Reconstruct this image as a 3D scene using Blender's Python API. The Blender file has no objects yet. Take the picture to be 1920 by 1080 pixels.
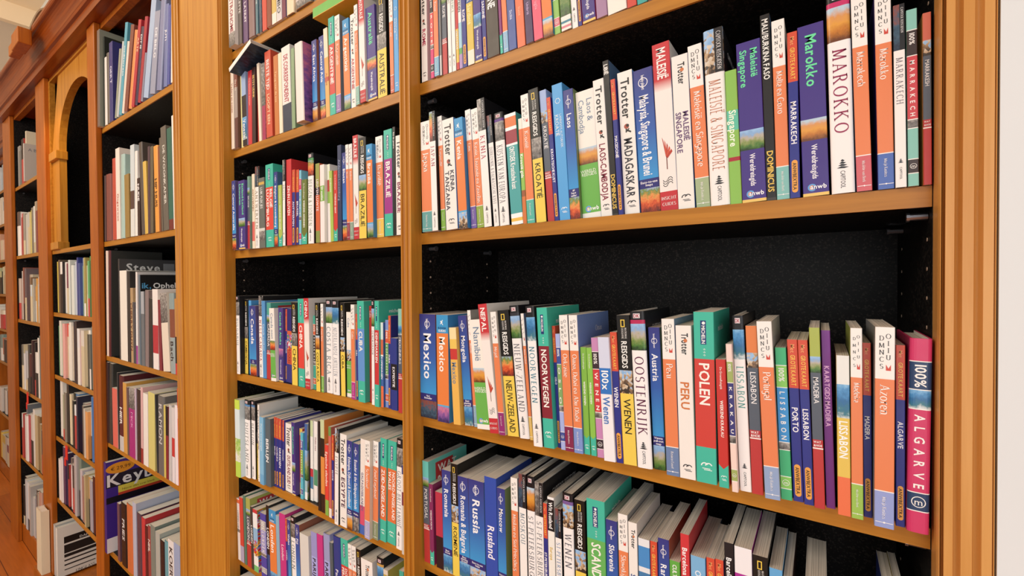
import bpy, bmesh, math, random
from mathutils import Matrix, Vector
random.seed(7)
scene = bpy.context.scene
COL = scene.collection

# ------------------------------------------------------------------ camera, light, exposure
CZ = 1.90                                   # eye height above the floor
cam_data = bpy.data.cameras.new('camera')
cam_data.sensor_width = 36.0
cam_data.lens = 845.2961 / 1920 * 36.0
cam_data.clip_start = 0.02
cam = bpy.data.objects.new('camera', cam_data)
COL.objects.link(cam)
ROT = Matrix(((0.8245730, -0.0015394, 0.5657535), (0.5657122, 0.0146305, -0.8244730), (-0.0070081, 0.9998918, 0.0129348)))
cam.matrix_world = Matrix.Translation((0, -0.68, CZ)) @ ROT.to_4x4()
scene.camera = cam

world = bpy.data.worlds.new('room_light')
world.use_nodes = True
scene.world = world
bg = world.node_tree.nodes['Background']
bg.inputs[0].default_value = (1.0, 0.96, 0.91, 1)
bg.inputs[1].default_value = 0.70

def area(name, loc, target, sx, sy, power, color):
    ld = bpy.data.lights.new(name, 'AREA')
    ld.shape = 'RECTANGLE'; ld.size = sx; ld.size_y = sy; ld.energy = power; ld.color = color
    o = bpy.data.objects.new(name, ld); COL.objects.link(o)
    o.location = loc
    o.rotation_euler = (Vector(target) - Vector(loc)).to_track_quat('-Z', 'Y').to_euler()
    return o
area('window_light', (1.0, -3.6, 1.9), (-0.4, 0, 1.4), 2.8, 2.4, 60, (0.97, 0.985, 1.0))
area('ceiling_light', (-3.0, -2.8, 3.9), (-3.0, 0, 0.9), 3.6, 1.6, 108, (1.0, 0.90, 0.76))

area('ceiling_fill', (-5.2, -1.6, 3.7), (-5.6, -1.0, 4.8), 1.0, 1.0, 22, (1.0, 0.82, 0.6))  # added fill aimed upwards to brighten the ceiling, no fixture modelled

vs = scene.view_settings
vs.view_transform = 'Standard'; vs.look = 'None'; vs.exposure = -0.1; vs.gamma = 1.0
vs.use_curve_mapping = False

# ------------------------------------------------------------------ small helpers
def lin(h):
    r = []
    for i in (0, 2, 4):
        c = int(h[i:i+2], 16) / 255
        r.append(c / 12.92 if c <= 0.04045 else ((c + 0.055) / 1.055) ** 2.4)
    return tuple(r)

def link(o, parent=None):
    COL.objects.link(o)
    if parent is not None:
        o.parent = parent
    return o

def tag(o, label, cat, group=None, kind=None):
    o['label'] = label; o['category'] = cat
    if group: o['group'] = group
    if kind: o['kind'] = kind
    return o

def empty(name, loc=(0, 0, 0), rot=(0, 0, 0)):
    o = bpy.data.objects.new(name, None)
    o.empty_display_size = 0.05
    o.location = loc; o.rotation_euler = rot
    return link(o)

class MB:
    """collects faces; build() links them as ONE mesh object"""
    def __init__(s): s.v = []; s.f = []; s.m = []
    def box(s, x0, x1, y0, y1, z0, z1, mi=0):
        b = len(s.v)
        s.v += [(x0,y0,z0),(x1,y0,z0),(x1,y1,z0),(x0,y1,z0),(x0,y0,z1),(x1,y0,z1),(x1,y1,z1),(x0,y1,z1)]
        for q in ((0,3,2,1),(4,5,6,7),(0,1,5,4),(1,2,6,5),(2,3,7,6),(3,0,4,7)):
            s.f.append(tuple(b+i for i in q)); s.m.append(mi)
        return s
    def prism_z(s, pts, z0, z1, mi=0):
        b = len(s.v); n = len(pts)
        s.v += [(x, y, z0) for x, y in pts] + [(x, y, z1) for x, y in pts]
        for i in range(n):
            j = (i+1) % n
            s.f.append((b+i, b+j, b+n+j, b+n+i)); s.m.append(mi)
        s.f.append(tuple(b+i for i in reversed(range(n)))); s.m.append(mi)
        s.f.append(tuple(b+n+i for i in range(n))); s.m.append(mi)
        return s
    def prism_x(s, pts, x0, x1, mi=0):          # pts in (y, z)
        b = len(s.v); n = len(pts)
        s.v += [(x0, y, z) for y, z in pts] + [(x1, y, z) for y, z in pts]
        for i in range(n):
            j = (i+1) % n
            s.f.append((b+i, b+j, b+n+j, b+n+i)); s.m.append(mi)
        s.f.append(tuple(b+i for i in reversed(range(n)))); s.m.append(mi)
        s.f.append(tuple(b+n+i for i in range(n))); s.m.append(mi)
        return s
    def tube(s, path, r, n=8, mi=0):
        rings = []
        for i, p in enumerate(path):
            p = Vector(p)
            a = Vector(path[max(i-1, 0)]); c = Vector(path[min(i+1, len(path)-1)])
            t = (c - a).normalized()
            u = t.orthogonal().normalized(); w = t.cross(u)
            b = len(s.v)
            for k in range(n):
                an = 2*math.pi*k/n
                s.v.append(tuple(p + u*math.cos(an)*r + w*math.sin(an)*r))
            rings.append(b)
        for a, b in zip(rings, rings[1:]):
            for k in range(n):
                s.f.append((a+k, a+(k+1) % n, b+(k+1) % n, b+k)); s.m.append(mi)
        s.f.append(tuple(rings[0]+k for k in reversed(range(n)))); s.m.append(mi)
        s.f.append(tuple(rings[-1]+k for k in range(n))); s.m.append(mi)
        return s
    def build(s, name, mats, parent=None, bevel=0):
        me = bpy.data.meshes.new(name)
        me.from_pydata(s.v, [], s.f)
        for m in (mats if isinstance(mats, (list, tuple)) else [mats]): me.materials.append(m)
        me.polygons.foreach_set('material_index', s.m)
        bm = bmesh.new(); bm.from_mesh(me)
        bmesh.ops.recalc_face_normals(bm, faces=bm.faces)
        bm.to_mesh(me); bm.free()
        o = link(bpy.data.objects.new(name, me), parent)
        if bevel:
            md = o.modifiers.new('bevel', 'BEVEL'); md.width = bevel; md.segments = 2; md.limit_method = 'ANGLE'
        return o

# ------------------------------------------------------------------ materials
def new_mat(name):
    m = bpy.data.materials.new(name); m.use_nodes = True
    return m, m.node_tree, m.node_tree.nodes['Principled BSDF']

def wood(name, c1, c2, axis, rough=0.34, scale=1.0):
    m, nt, p = new_mat(name)
    N = nt.nodes; L = nt.links
    tc = N.new('ShaderNodeTexCoord'); mp = N.new('ShaderNodeMapping')
    sc = {'x': (1.2, 26, 26), 'y': (26, 1.2, 26), 'z': (26, 26, 1.2)}[axis]
    mp.inputs['Scale'].default_value = tuple(k*scale for k in sc)
    L.new(tc.outputs['Object'], mp.inputs['Vector'])
    n1 = N.new('ShaderNodeTexNoise'); n1.inputs['Scale'].default_value = 2.2; n1.inputs['Detail'].default_value = 6; n1.inputs['Distortion'].default_value = 0.6
    L.new(mp.outputs[0], n1.inputs['Vector'])
    n2 = N.new('ShaderNodeTexNoise'); n2.inputs['Scale'].default_value = 14; n2.inputs['Detail'].default_value = 3
    L.new(mp.outputs[0], n2.inputs['Vector'])
    mx = N.new('ShaderNodeMath'); mx.operation = 'MULTIPLY_ADD'; mx.inputs[1].default_value = 0.25
    L.new(n2.outputs['Fac'], mx.inputs[0]); L.new(n1.outputs['Fac'], mx.inputs[2])
    cr = N.new('ShaderNodeValToRGB')
    cr.color_ramp.elements[0].position = 0.42; cr.color_ramp.elements[0].color = (*lin(c2), 1)
    cr.color_ramp.elements[1].position = 0.78; cr.color_ramp.elements[1].color = (*lin(c1), 1)
    L.new(mx.outputs[0], cr.inputs['Fac'])
    L.new(cr.outputs['Color'], p.inputs['Base Color'])
    p.inputs['Roughness'].default_value = rough
    p.inputs['Specular IOR Level'].default_value = 0.3
    bp = N.new('ShaderNodeBump'); bp.inputs['Strength'].default_value = 0.04
    L.new(n2.outputs['Fac'], bp.inputs['Height']); L.new(bp.outputs[0], p.inputs['Normal'])
    return m

W_SHELF = wood('golden_cherry_shelf', 'bc802c', 'a0681c', 'x')
W_POST = wood('honey_cherry_post', 'ca8e36', 'b47424', 'z')
W_RIGHT = wood('lit_cherry_post', 'd69e58', 'c88c44', 'z')  # post cherry made paler: stronger light at the right end put into colour
W_DARK = wood('dimmed_reddish_cherry', 'b8681e', '9a4e12', 'z')  # reddish cherry, darkened: light falling off to the left put into colour
W_CORN = wood('dark_cherry_cornice', '94460f', '742e06', 'x', 0.28)
W_PANEL = wood('golden_niche_panel', 'c88a34', 'ac6e22', 'z')

def simple(name, hexc, rough=0.6, metal=0.0, noise=0.0, nscale=8.0):
    m, nt, p = new_mat(name)
    p.inputs['Roughness'].default_value = rough; p.inputs['Metallic'].default_value = metal
    N = nt.nodes; L = nt.links
    n = N.new('ShaderNodeTexNoise'); n.inputs['Scale'].default_value = nscale; n.inputs['Detail'].default_value = 4
    tc = N.new('ShaderNodeTexCoord'); L.new(tc.outputs['Object'], n.inputs['Vector'])
    mx = N.new('ShaderNodeMix'); mx.data_type = 'RGBA'
    c = lin(hexc)
    mx.inputs['A'].default_value = (*[k*(1-noise) for k in c], 1); mx.inputs['B'].default_value = (*[min(1, k*(1+noise)) for k in c], 1)
    L.new(n.outputs['Fac'], mx.inputs['Factor']); L.new(mx.outputs['Result'], p.inputs['Base Color'])
    return m
PLASTER = simple('white_plaster', 'e2e8ea', 0.85, 0, 0.04, 3)
CEIL = simple('cream_ceiling', 'f4e2c4', 0.9, 0, 0.03, 2)
ENDWALL = simple('grey_beige_wall', 'b8aa9a', 0.9, 0, 0.04, 2)
STEEL = simple('steel_pin', '9a9aa0', 0.3, 0.9, 0.05)
HOLE = simple('drilled_hole', 'b09a88', 0.7, 0, 0.05)
PAPER_W = simple('white_paper', 'f2eee4', 0.8, 0, 0.05)
RED = simple('red_ribbon', 'e03020', 0.6, 0, 0.05)
CABLE = simple('cable', '8a7050', 0.5, 0, 0.1)
GILT = simple('gilded_wood', 'b88a30', 0.35, 0.3, 0.3, 40)

def melamine():
    m, nt, p = new_mat('black_speckled_melamine')
    N = nt.nodes; L = nt.links
    tc = N.new('ShaderNodeTexCoord')
    v = N.new('ShaderNodeTexVoronoi'); v.inputs['Scale'].default_value = 420
    L.new(tc.outputs['Object'], v.inputs['Vector'])
    n = N.new('ShaderNodeTexWhiteNoise'); L.new(v.outputs['Color'], n.inputs['Vector'])
    cr = N.new('ShaderNodeValToRGB'); cr.color_ramp.interpolation = 'LINEAR'
    cr.color_ramp.elements[0].position = 0.72; cr.color_ramp.elements[0].color = (0.0035, 0.003, 0.003, 1)
    cr.color_ramp.elements[1].position = 1.0; cr.color_ramp.elements[1].color = (0.034, 0.028, 0.024, 1)
    L.new(n.outputs['Value'], cr.inputs['Fac'])
    L.new(cr.outputs['Color'], p.inputs['Base Color'])
    p.inputs['Roughness'].default_value = 0.5
    p.inputs['Specular IOR Level'].default_value = 0.18
    return m
BLACK = melamine()

def floor_mat():
    m, nt, p = new_mat('orange_wood_floor')
    N = nt.nodes; L = nt.links
    tc = N.new('ShaderNodeTexCoord')
    br = N.new('ShaderNodeTexBrick')
    br.inputs['Scale'].default_value = 1.0
    br.inputs['Brick Width'].default_value = 1.4; br.inputs['Row Height'].default_value = 0.14
    br.inputs['Mortar Size'].default_value = 0.002; br.offset = 0.37
    br.inputs['Color1'].default_value = (*lin('d88034'), 1); br.inputs['Color2'].default_value = (*lin('bc641c'), 1)
    br.inputs['Mortar'].default_value = (*lin('6a3414'), 1)
    L.new(tc.outputs['Object'], br.inputs['Vector'])
    mp = N.new('ShaderNodeMapping'); mp.inputs['Scale'].default_value = (2, 30, 1)
    L.new(tc.outputs['Object'], mp.inputs['Vector'])
    n = N.new('ShaderNodeTexNoise'); n.inputs['Scale'].default_value = 2; n.inputs['Detail'].default_value = 5
    L.new(mp.outputs[0], n.inputs['Vector'])
    mx = N.new('ShaderNodeMix'); mx.data_type = 'RGBA'; mx.blend_type = 'MULTIPLY'; mx.inputs['Factor'].default_value = 0.5
    cr = N.new('ShaderNodeValToRGB'); cr.color_ramp.elements[0].color = (0.55, 0.45, 0.4, 1); cr.color_ramp.elements[0].position = 0.3; cr.color_ramp.elements[1].position = 0.7
    L.new(n.outputs['Fac'], cr.inputs['Fac'])
    L.new(br.outputs['Color'], mx.inputs['A']); L.new(cr.outputs['Color'], mx.inputs['B'])
    L.new(mx.outputs['Result'], p.inputs['Base Color'])
    p.inputs['Roughness'].default_value = 0.3
    return m

def cover_mat():
    m, nt, p = new_mat('printed_book_cover')
    N = nt.nodes; L = nt.links
    a = N.new('ShaderNodeAttribute'); a.attribute_name = 'print'
    n = N.new('ShaderNodeTexNoise'); n.inputs['Scale'].default_value = 60
    tc = N.new('ShaderNodeTexCoord'); L.new(tc.outputs['Object'], n.inputs['Vector'])
    mr = N.new('ShaderNodeMapRange'); mr.inputs['To Min'].default_value = 0.3; mr.inputs['To Max'].default_value = 0.48
    L.new(n.outputs['Fac'], mr.inputs['Value'])
    L.new(a.outputs['Color'], p.inputs['Base Color'])
    L.new(mr.outputs['Result'], p.inputs['Roughness'])
    p.inputs['Specular IOR Level'].default_value = 0.4
    return m

def photo_mat(name, hexes, scale=70, mixv=0.55, kind='noise'):
    m, nt, p = new_mat(name)
    N = nt.nodes; L = nt.links
    a = N.new('ShaderNodeAttribute'); a.attribute_name = 'print'
    sp = N.new('ShaderNodeSeparateColor'); L.new(a.outputs['Color'], sp.inputs[0])
    tc = N.new('ShaderNodeTexCoord'); oi = N.new('ShaderNodeObjectInfo')
    ad = N.new('ShaderNodeVectorMath'); ad.operation = 'MULTIPLY_ADD'
    ad.inputs[1].default_value = (1, 0.35, 0.8)
    cm = N.new('ShaderNodeCombineXYZ')
    ml = N.new('ShaderNodeMath'); ml.operation = 'MULTIPLY'; ml.inputs[1].default_value = 37.0
    L.new(oi.outputs['Random'], ml.inputs[0])
    L.new(ml.outputs[0], cm.inputs[0]); L.new(ml.outputs[0], cm.inputs[2])
    L.new(tc.outputs['Object'], ad.inputs[0]); L.new(cm.outputs[0], ad.inputs[2])
    if kind == 'noise':
        n = N.new('ShaderNodeTexNoise'); n.inputs['Scale'].default_value = scale; n.inputs['Detail'].default_value = 5; n.inputs['Roughness'].default_value = 0.65
        L.new(ad.outputs[0], n.inputs['Vector']); src = n.outputs['Fac']
    else:
        n = N.new('ShaderNodeTexVoronoi'); n.inputs['Scale'].default_value = scale
        L.new(ad.outputs[0], n.inputs['Vector'])
        s2 = N.new('ShaderNodeSeparateColor'); L.new(n.outputs['Color'], s2.inputs[0]); src = s2.outputs[0]
    mm = N.new('ShaderNodeMath'); mm.operation = 'MULTIPLY'; mm.inputs[1].default_value = 1 - mixv
    L.new(sp.outputs[0], mm.inputs[0])
    m3 = N.new('ShaderNodeMath'); m3.operation = 'MULTIPLY_ADD'; m3.inputs[1].default_value = mixv
    L.new(src, m3.inputs[0]); L.new(mm.outputs[0], m3.inputs[2])
    cr = N.new('ShaderNodeValToRGB')
    el = cr.color_ramp.elements
    k = len(hexes)
    el[0].position = 0.2; el[0].color = (*lin(hexes[0]), 1)
    el[1].position = 0.8; el[1].color = (*lin(hexes[-1]), 1)
    for i in range(1, k-1):
        e = el.new(0.2 + 0.6*i/(k-1)); e.color = (*lin(hexes[i]), 1)
    L.new(m3.outputs[0], cr.inputs['Fac']); L.new(cr.outputs['Color'], p.inputs['Base Color'])
    p.inputs['Roughness'].default_value = 0.36
    return m

COVER = cover_mat()
PHOTOS = [
    photo_mat('photo_green_landscape', ['20381c', '4a7a30', '8a9a58', 'b8b0a0', '88b0dc', '9cc4ec'], 150, 0.42),
    photo_mat('photo_desert', ['6a3a18', 'c07828', 'e0a040', 'd89858', 'b8d0e0'], 140, 0.32),
    photo_mat('photo_town', ['3a3028', '7a6048', 'b89870', 'd8ccb8', '88b4e0', '9cc4ec'], 260, 0.55, 'vor'),
    photo_mat('photo_night', ['0c1018', '24344a', '3a5a70', '8a4a40', '283848'], 180, 0.65),
    photo_mat('photo_sea', ['e0e8e8', '3a7a8a', '2a6aa0', '4a90c8', '88c0e8'], 160, 0.5),
    photo_mat('photo_red_rock', ['281810', '8a2c18', 'd85828', 'e89a50', '6a8a3a', 'a8b8d8'], 170, 0.5),
    photo_mat('photo_black_white', ['181818', '3a3836', '7a7672', 'b4b0aa', 'dcd8d2'], 150, 0.85),
    photo_mat('photo_market', ['d83028', 'f0c030', '3a9a50', '2a6ac0', 'f0f0f0', 'b040a0'], 240, 0.8, 'vor'),
    photo_mat('photo_dusk', ['1c1830', '4a3878', '8a5aa0', 'd07898', '5a88c8'], 130, 0.6),
    photo_mat('photo_map', ['d8e8e8', '88c8d8', 'f0f0e8', 'a8d050', '48a0a8', 'f4f4f0'], 40, 0.85),
]
COVER_MATS = [COVER] + PHOTOS

def page_mat():
    m, nt, p = new_mat('page_edges')
    N = nt.nodes; L = nt.links
    tc = N.new('ShaderNodeTexCoord'); mp = N.new('ShaderNodeMapping'); mp.inputs['Scale'].default_value = (900, 6, 6)
    L.new(tc.outputs['Object'], mp.inputs['Vector'])
    n = N.new('ShaderNodeTexNoise'); n.inputs['Scale'].default_value = 1.0; n.inputs['Detail'].default_value = 2
    L.new(mp.outputs[0], n.inputs['Vector'])
    cr = N.new('ShaderNodeValToRGB')
    cr.color_ramp.elements[0].position = 0.3; cr.color_ramp.elements[0].color = (*lin('b8b0a4'), 1)
    cr.color_ramp.elements[1].position = 0.6; cr.color_ramp.elements[1].color = (*lin('e8e0d4'), 1)
    L.new(n.outputs['Fac'], cr.inputs['Fac']); L.new(cr.outputs['Color'], p.inputs['Base Color'])
    p.inputs['Roughness'].default_value = 0.8
    return m
PAGES = page_mat()

# ------------------------------------------------------------------ lettering
CHARS = sorted(set("ABCDEFGHIJKLMNOPQRSTUVWXYZabcdefghijklmnopqrstuvwxyz0123456789&%+-/,.'#!*€@ÜÉËÏüéèëïáöç"))
def font_glyphs(bold):
    out = {}
    made = []
    for ch in CHARS:
        cu = bpy.data.curves.new('glyph', 'FONT'); cu.body = ch; cu.resolution_u = 2
        cu.offset = 0.02 if bold else 0.003
        o = bpy.data.objects.new('glyph', cu); COL.objects.link(o); made.append((ch, o))
    bpy.context.view_layer.update()
    dg = bpy.context.evaluated_depsgraph_get()
    cap = None
    raw = {}
    for ch, o in made:
        me = bpy.data.meshes.new_from_object(o.evaluated_get(dg))
        raw[ch] = ([(v.co.x, v.co.y) for v in me.vertices], [tuple(p.vertices) for p in me.polygons])
        bpy.data.meshes.remove(me)
    for ch, o in made:
        cu = o.data; bpy.data.objects.remove(o); bpy.data.curves.remove(cu)
    cap = max(y for x, y in raw['H'][0])
    for ch, (vs_, fs) in raw.items():
        x0 = min(x for x, y in vs_); x1 = max(x for x, y in vs_)
        out[ch] = ([((x-x0)/cap, y/cap) for x, y in vs_], fs, (x1-x0)/cap)
    return out
REG = font_glyphs(False); BOLD = font_glyphs(True)

def serif_glyphs():
    """a drawn roman face: strokes with thick stems, thin bars and bracket-less serifs"""
    TH, TN = 0.14, 0.058
    def arc(cx, cy, rx, ry, a0, a1, n=9):
        return [(cx + rx*math.cos(math.radians(a0+(a1-a0)*i/n)), cy + ry*math.sin(math.radians(a0+(a1-a0)*i/n))) for i in range(n+1)]
    S = {}
    x = 0.66
    S['A'] = ([[(0.08,0),(0.37,1)],[(0.37,1),(0.68,0)],[(0.18,0.34),(0.57,0.34)]], [(0.08,0),(0.68,0)])
    S['B'] = ([[(0.1,0),(0.1,1)],[(0.1,1),(0.3,1)]+arc(0.3,0.76,0.2,0.24,90,-90)+[(0.1,0.52)],[(0.3,0.52)]+arc(0.32,0.26,0.24,0.26,90,-90)+[(0.1,0)]], [(0.1,0),(0.1,1)])
    S['C'] = ([arc(0.42,0.5,0.36,0.5,40,320,14)], [])
    S['D'] = ([[(0.1,0),(0.1,1)],[(0.1,1),(0.3,1)]+arc(0.3,0.5,0.4,0.5,90,-90,14)+[(0.1,0)]], [(0.1,0),(0.1,1)])
    S['E'] = ([[(0.1,0),(0.1,1)],[(0.1,1),(0.5,1)],[(0.1,0.52),(0.42,0.52)],[(0.1,0),(0.54,0)]], [(0.1,0),(0.1,1)])
    S['F'] = ([[(0.1,0),(0.1,1)],[(0.1,1),(0.5,1)],[(0.1,0.5),(0.42,0.5)]], [(0.1,0),(0.1,1)])
    S['G'] = ([arc(0.44,0.5,0.38,0.5,45,350,14),[(0.78,0.08),(0.78,0.45)]], [(0.74,0.45)])
    S['H'] = ([[(0.1,0),(0.1,1)],[(0.66,0),(0.66,1)],[(0.1,0.52),(0.66,0.52)]], [(0.1,0),(0.1,1),(0.66,0),(0.66,1)])
    S['I'] = ([[(0.12,0),(0.12,1)]], [(0.12,0),(0.12,1)])
    S['J'] = ([[(0.2,1),(0.2,0.05),(0.06,-0.15)]], [(0.2,1)])
    S['K'] = ([[(0.1,0),(0.1,1)],[(0.6,1),(0.12,0.48)],[(0.24,0.6),(0.68,0)]], [(0.1,0),(0.1,1),(0.6,1),(0.68,0)])
    S['L'] = ([[(0.1,0),(0.1,1)],[(0.1,0),(0.54,0)]], [(0.1,0),(0.1,1)])
    S['M'] = ([[(0.1,0),(0.14,1)],[(0.14,1),(0.46,0.05)],[(0.46,0.05),(0.78,1)],[(0.78,1),(0.82,0)]], [(0.1,0),(0.82,0)])
    S['N'] = ([[(0.1,0),(0.1,1)],[(0.1,1),(0.68,0)],[(0.68,0),(0.68,1)]], [(0.1,0),(0.68,1)])
    S['O'] = ([arc(0.44,0.5,0.38,0.5,0,360,18)], [])
    S['P'] = ([[(0.1,0),(0.1,1)],[(0.1,1),(0.3,1)]+arc(0.3,0.74,0.24,0.26,90,-90)+[(0.1,0.48)]], [(0.1,0),(0.1,1)])
    S['Q'] = ([arc(0.44,0.5,0.38,0.5,0,360,18),[(0.46,0.05),(0.8,-0.18)]], [])
    S['R'] = ([[(0.1,0),(0.1,1)],[(0.1,1),(0.3,1)]+arc(0.3,0.75,0.22,0.25,90,-90)+[(0.1,0.5)],[(0.3,0.5),(0.66,0)]], [(0.1,0),(0.1,1),(0.66,0)])
    S['S'] = ([arc(0.3,0.75,0.22,0.25,30,260,9)+arc(0.3,0.26,0.24,0.26,80,-150,9)], [])
    S['T'] = ([[(0.36,0),(0.36,1)],[(0.04,1),(0.68,1)]], [(0.36,0)])
    S['U'] = ([[(0.1,1),(0.1,0.3)]+arc(0.37,0.3,0.27,0.3,180,360)+[(0.64,1)]], [(0.1,1),(0.64,1)])
    S['V'] = ([[(0.06,1),(0.36,0)],[(0.36,0),(0.64,1)]], [(0.06,1),(0.64,1)])
    S['W'] = ([[(0.06,1),(0.3,0)],[(0.3,0),(0.5,1)],[(0.5,1),(0.74,0)],[(0.74,0),(0.96,1)]], [(0.06,1),(0.96,1)])
    S['X'] = ([[(0.08,1),(0.64,0)],[(0.6,1),(0.1,0)]], [(0.08,1),(0.64,0)])
    S['Y'] = ([[(0.06,1),(0.34,0.5),(0.34,0)],[(0.62,1),(0.34,0.5)]], [(0.06,1),(0.34,0)])
    S['Z'] = ([[(0.08,1),(0.6,1),(0.06,0),(0.62,0)]], [])
    S['a'] = ([[(0.1,0.58)]+arc(0.24,0.48,0.16,0.18,120,0)+[(0.4,0.04),(0.48,0)],arc(0.24,0.18,0.17,0.18,70,360)], [])
    S['b'] = ([[(0.1,0),(0.1,1)],arc(0.28,0.33,0.2,0.33,160,-160,12)], [])
    S['c'] = ([arc(0.3,0.33,0.24,0.33,45,315,12)], [])
    S['d'] = ([[(0.48,0),(0.48,1)],arc(0.28,0.33,0.22,0.33,20,340,12)], [])
    S['e'] = ([[(0.08,0.36),(0.5,0.36)]+arc(0.3,0.33,0.22,0.33,8,310,12)], [])
    S['f'] = ([[(0.18,0),(0.18,0.8)]+arc(0.32,0.82,0.14,0.18,180,50,5),[(0.04,0.64),(0.34,0.64)]], [(0.18,0)])
    S['g'] = ([arc(0.26,0.42,0.2,0.24,0,360,12),[(0.46,0.6),(0.46,0.0)]+arc(0.26,-0.05,0.2,0.22,0,-150,6)], [])
    S['h'] = ([[(0.1,0),(0.1,1)],[(0.1,0.45)]+arc(0.27,0.44,0.17,0.22,150,0,6)+[(0.44,0)]], [(0.1,0),(0.44,0)])
    S['i'] = ([[(0.12,0),(0.12,0.66)],[(0.12,0.86),(0.12,0.98)]], [(0.12,0)])
    S['j'] = ([[(0.14,0.66),(0.14,-0.1),(0.02,-0.25)],[(0.14,0.86),(0.14,0.98)]], [])
    S['k'] = ([[(0.1,0),(0.1,1)],[(0.42,0.64),(0.12,0.3)],[(0.2,0.38),(0.48,0)]], [(0.1,0),(0.48,0)])
    S['l'] = ([[(0.12,0),(0.12,1)]], [(0.12,0)])
    S['m'] = ([[(0.1,0),(0.1,0.66)],[(0.1,0.45)]+arc(0.25,0.44,0.15,0.22,150,0,6)+[(0.4,0)],[(0.4,0.45)]+arc(0.56,0.44,0.15,0.22,150,0,6)+[(0.71,0)]], [(0.1,0),(0.4,0),(0.71,0)])
    S['n'] = ([[(0.1,0),(0.1,0.66)],[(0.1,0.45)]+arc(0.27,0.44,0.17,0.22,150,0,6)+[(0.44,0)]], [(0.1,0),(0.44,0)])
    S['o'] = ([arc(0.3,0.33,0.24,0.33,0,360,14)], [])
    S['p'] = ([[(0.1,-0.3),(0.1,0.66)],arc(0.28,0.33,0.2,0.33,160,-160,12)], [(0.1,-0.3)])
    S['r'] = ([[(0.1,0),(0.1,0.66)],[(0.1,0.4)]+arc(0.26,0.48,0.16,0.18,160,50,5)], [(0.1,0)])
    S['s'] = ([arc(0.2,0.5,0.13,0.16,40,260,7)+arc(0.2,0.17,0.15,0.17,80,-150,7)], [])
    S['t'] = ([[(0.16,0.86),(0.16,0.1),(0.3,0.02)],[(0.03,0.64),(0.32,0.64)]], [])
    S['u'] = ([[(0.1,0.66),(0.1,0.2)]+arc(0.25,0.2,0.15,0.2,180,330,5),[(0.44,0.66),(0.44,0)]], [(0.44,0)])
    S['v'] = ([[(0.04,0.66),(0.26,0)],[(0.26,0),(0.46,0.66)]], [])
    S['w'] = ([[(0.04,0.66),(0.2,0)],[(0.2,0),(0.36,0.62)],[(0.36,0.62),(0.52,0)],[(0.52,0),(0.68,0.66)]], [])
    S['z'] = ([[(0.06,0.66),(0.42,0.66),(0.04,0),(0.44,0)]], [])
    S['&'] = ([[(0.7,0)]+[(0.22,0.72)]+arc(0.34,0.82,0.13,0.17,190,-40,8)+[(0.12,0.4)]+arc(0.28,0.22,0.22,0.22,140,340,7)+[(0.62,0.5)]], [])
    S['-'] = ([[(0.05,0.36),(0.3,0.36)]], [])
    S[','] = ([[(0.1,0.06),(0.04,-0.14)]], [])
    S['/'] = ([[(0.0,-0.1),(0.35,1)]], [])
    dots = {'Ë':'E','ë':'e','Ï':'I','ï':'i','Ü':'U','ü':'u'}
    for k, b in dots.items():
        st, se = S[b]; st = [s for s in st if not (b == 'i' and s[0][1] > 0.8)]
        wd = max(p[0] for s in st for p in s); top = 1.1 if b.isupper() else 0.82
        S[k] = (st + [[(wd*0.28,top),(wd*0.28,top+0.13)],[(wd*0.78,top),(wd*0.78,top+0.13)]], se)
    for k, b in {'é':'e','á':'a','É':'E'}.items():
        st, se = S[b]; top = 1.06 if b.isupper() else 0.78
        S[k] = (st + [[(0.22,top),(0.38,top+0.18)]], se)
    out = {}
    for ch, (strokes, serifs) in S.items():
        V = []; F = []
        for pl in strokes:
            base = len(V)
            for i, (px, py) in enumerate(pl):
                ax, ay = pl[max(i-1, 0)]; bx, by = pl[min(i+1, len(pl)-1)]
                dx, dy = bx-ax, by-ay; l = math.hypot(dx, dy) or 1
                dx /= l; dy /= l
                t = abs(dy)
                wd = TN + (TH-TN)*t**1.4
                if dx*dy > 0 and len(pl) == 2 and ch in 'AVWXYMNKvwkx' and abs(dx) > 0.05: wd = TN*1.25
                V.append((px - dy*wd/2, py + dx*wd/2)); V.append((px + dy*wd/2, py - dx*wd/2))
            for i in range(len(pl)-1):
                a = base+2*i
                F.append((a, a+1, a+3, a+2))
        for sx, sy in serifs:
            b = len(V); hw = 0.13; hh = 0.03
            yy = sy+hh/2 if sy < 0.5 else sy-hh/2
            V += [(sx-hw, yy-hh), (sx+hw, yy-hh), (sx+hw, yy+hh), (sx-hw, yy+hh)]
            F.append((b, b+1, b+2, b+3))
        x0 = min(p[0] for p in V); x1 = max(p[0] for p in V)
        out[ch] = ([(p[0]-x0, p[1]) for p in V], F, x1-x0)
    return out
SERIF = serif_glyphs()

def layout(s, font, spacing=0.0):
    """string -> verts (cap height 1), faces, total length"""
    V = []; F = []; x = 0.0
    G = {'R': REG, 'B': BOLD, 'S': SERIF}[font]
    gap = (0.10 if font != 'S' else 0.07) + spacing
    for ch in s:
        if ch == ' ':
            x += 0.32 + spacing; continue
        g = G.get(ch) or REG.get(ch)
        if g is None: continue
        b = len(V)
        V += [(x+px, py) for px, py in g[0]]
        F += [tuple(b+i for i in f) for f in g[1]]
        x += g[2] + gap
    return V, F, max(x-gap, 0.01)

# ------------------------------------------------------------------ book spines
WHITE = 'f4f2ec'; ORANGE = 'ee8244'; TEAL = '1cc0a4'; NAVY = '2c3490'; VIOLET = '46348c'

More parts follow.
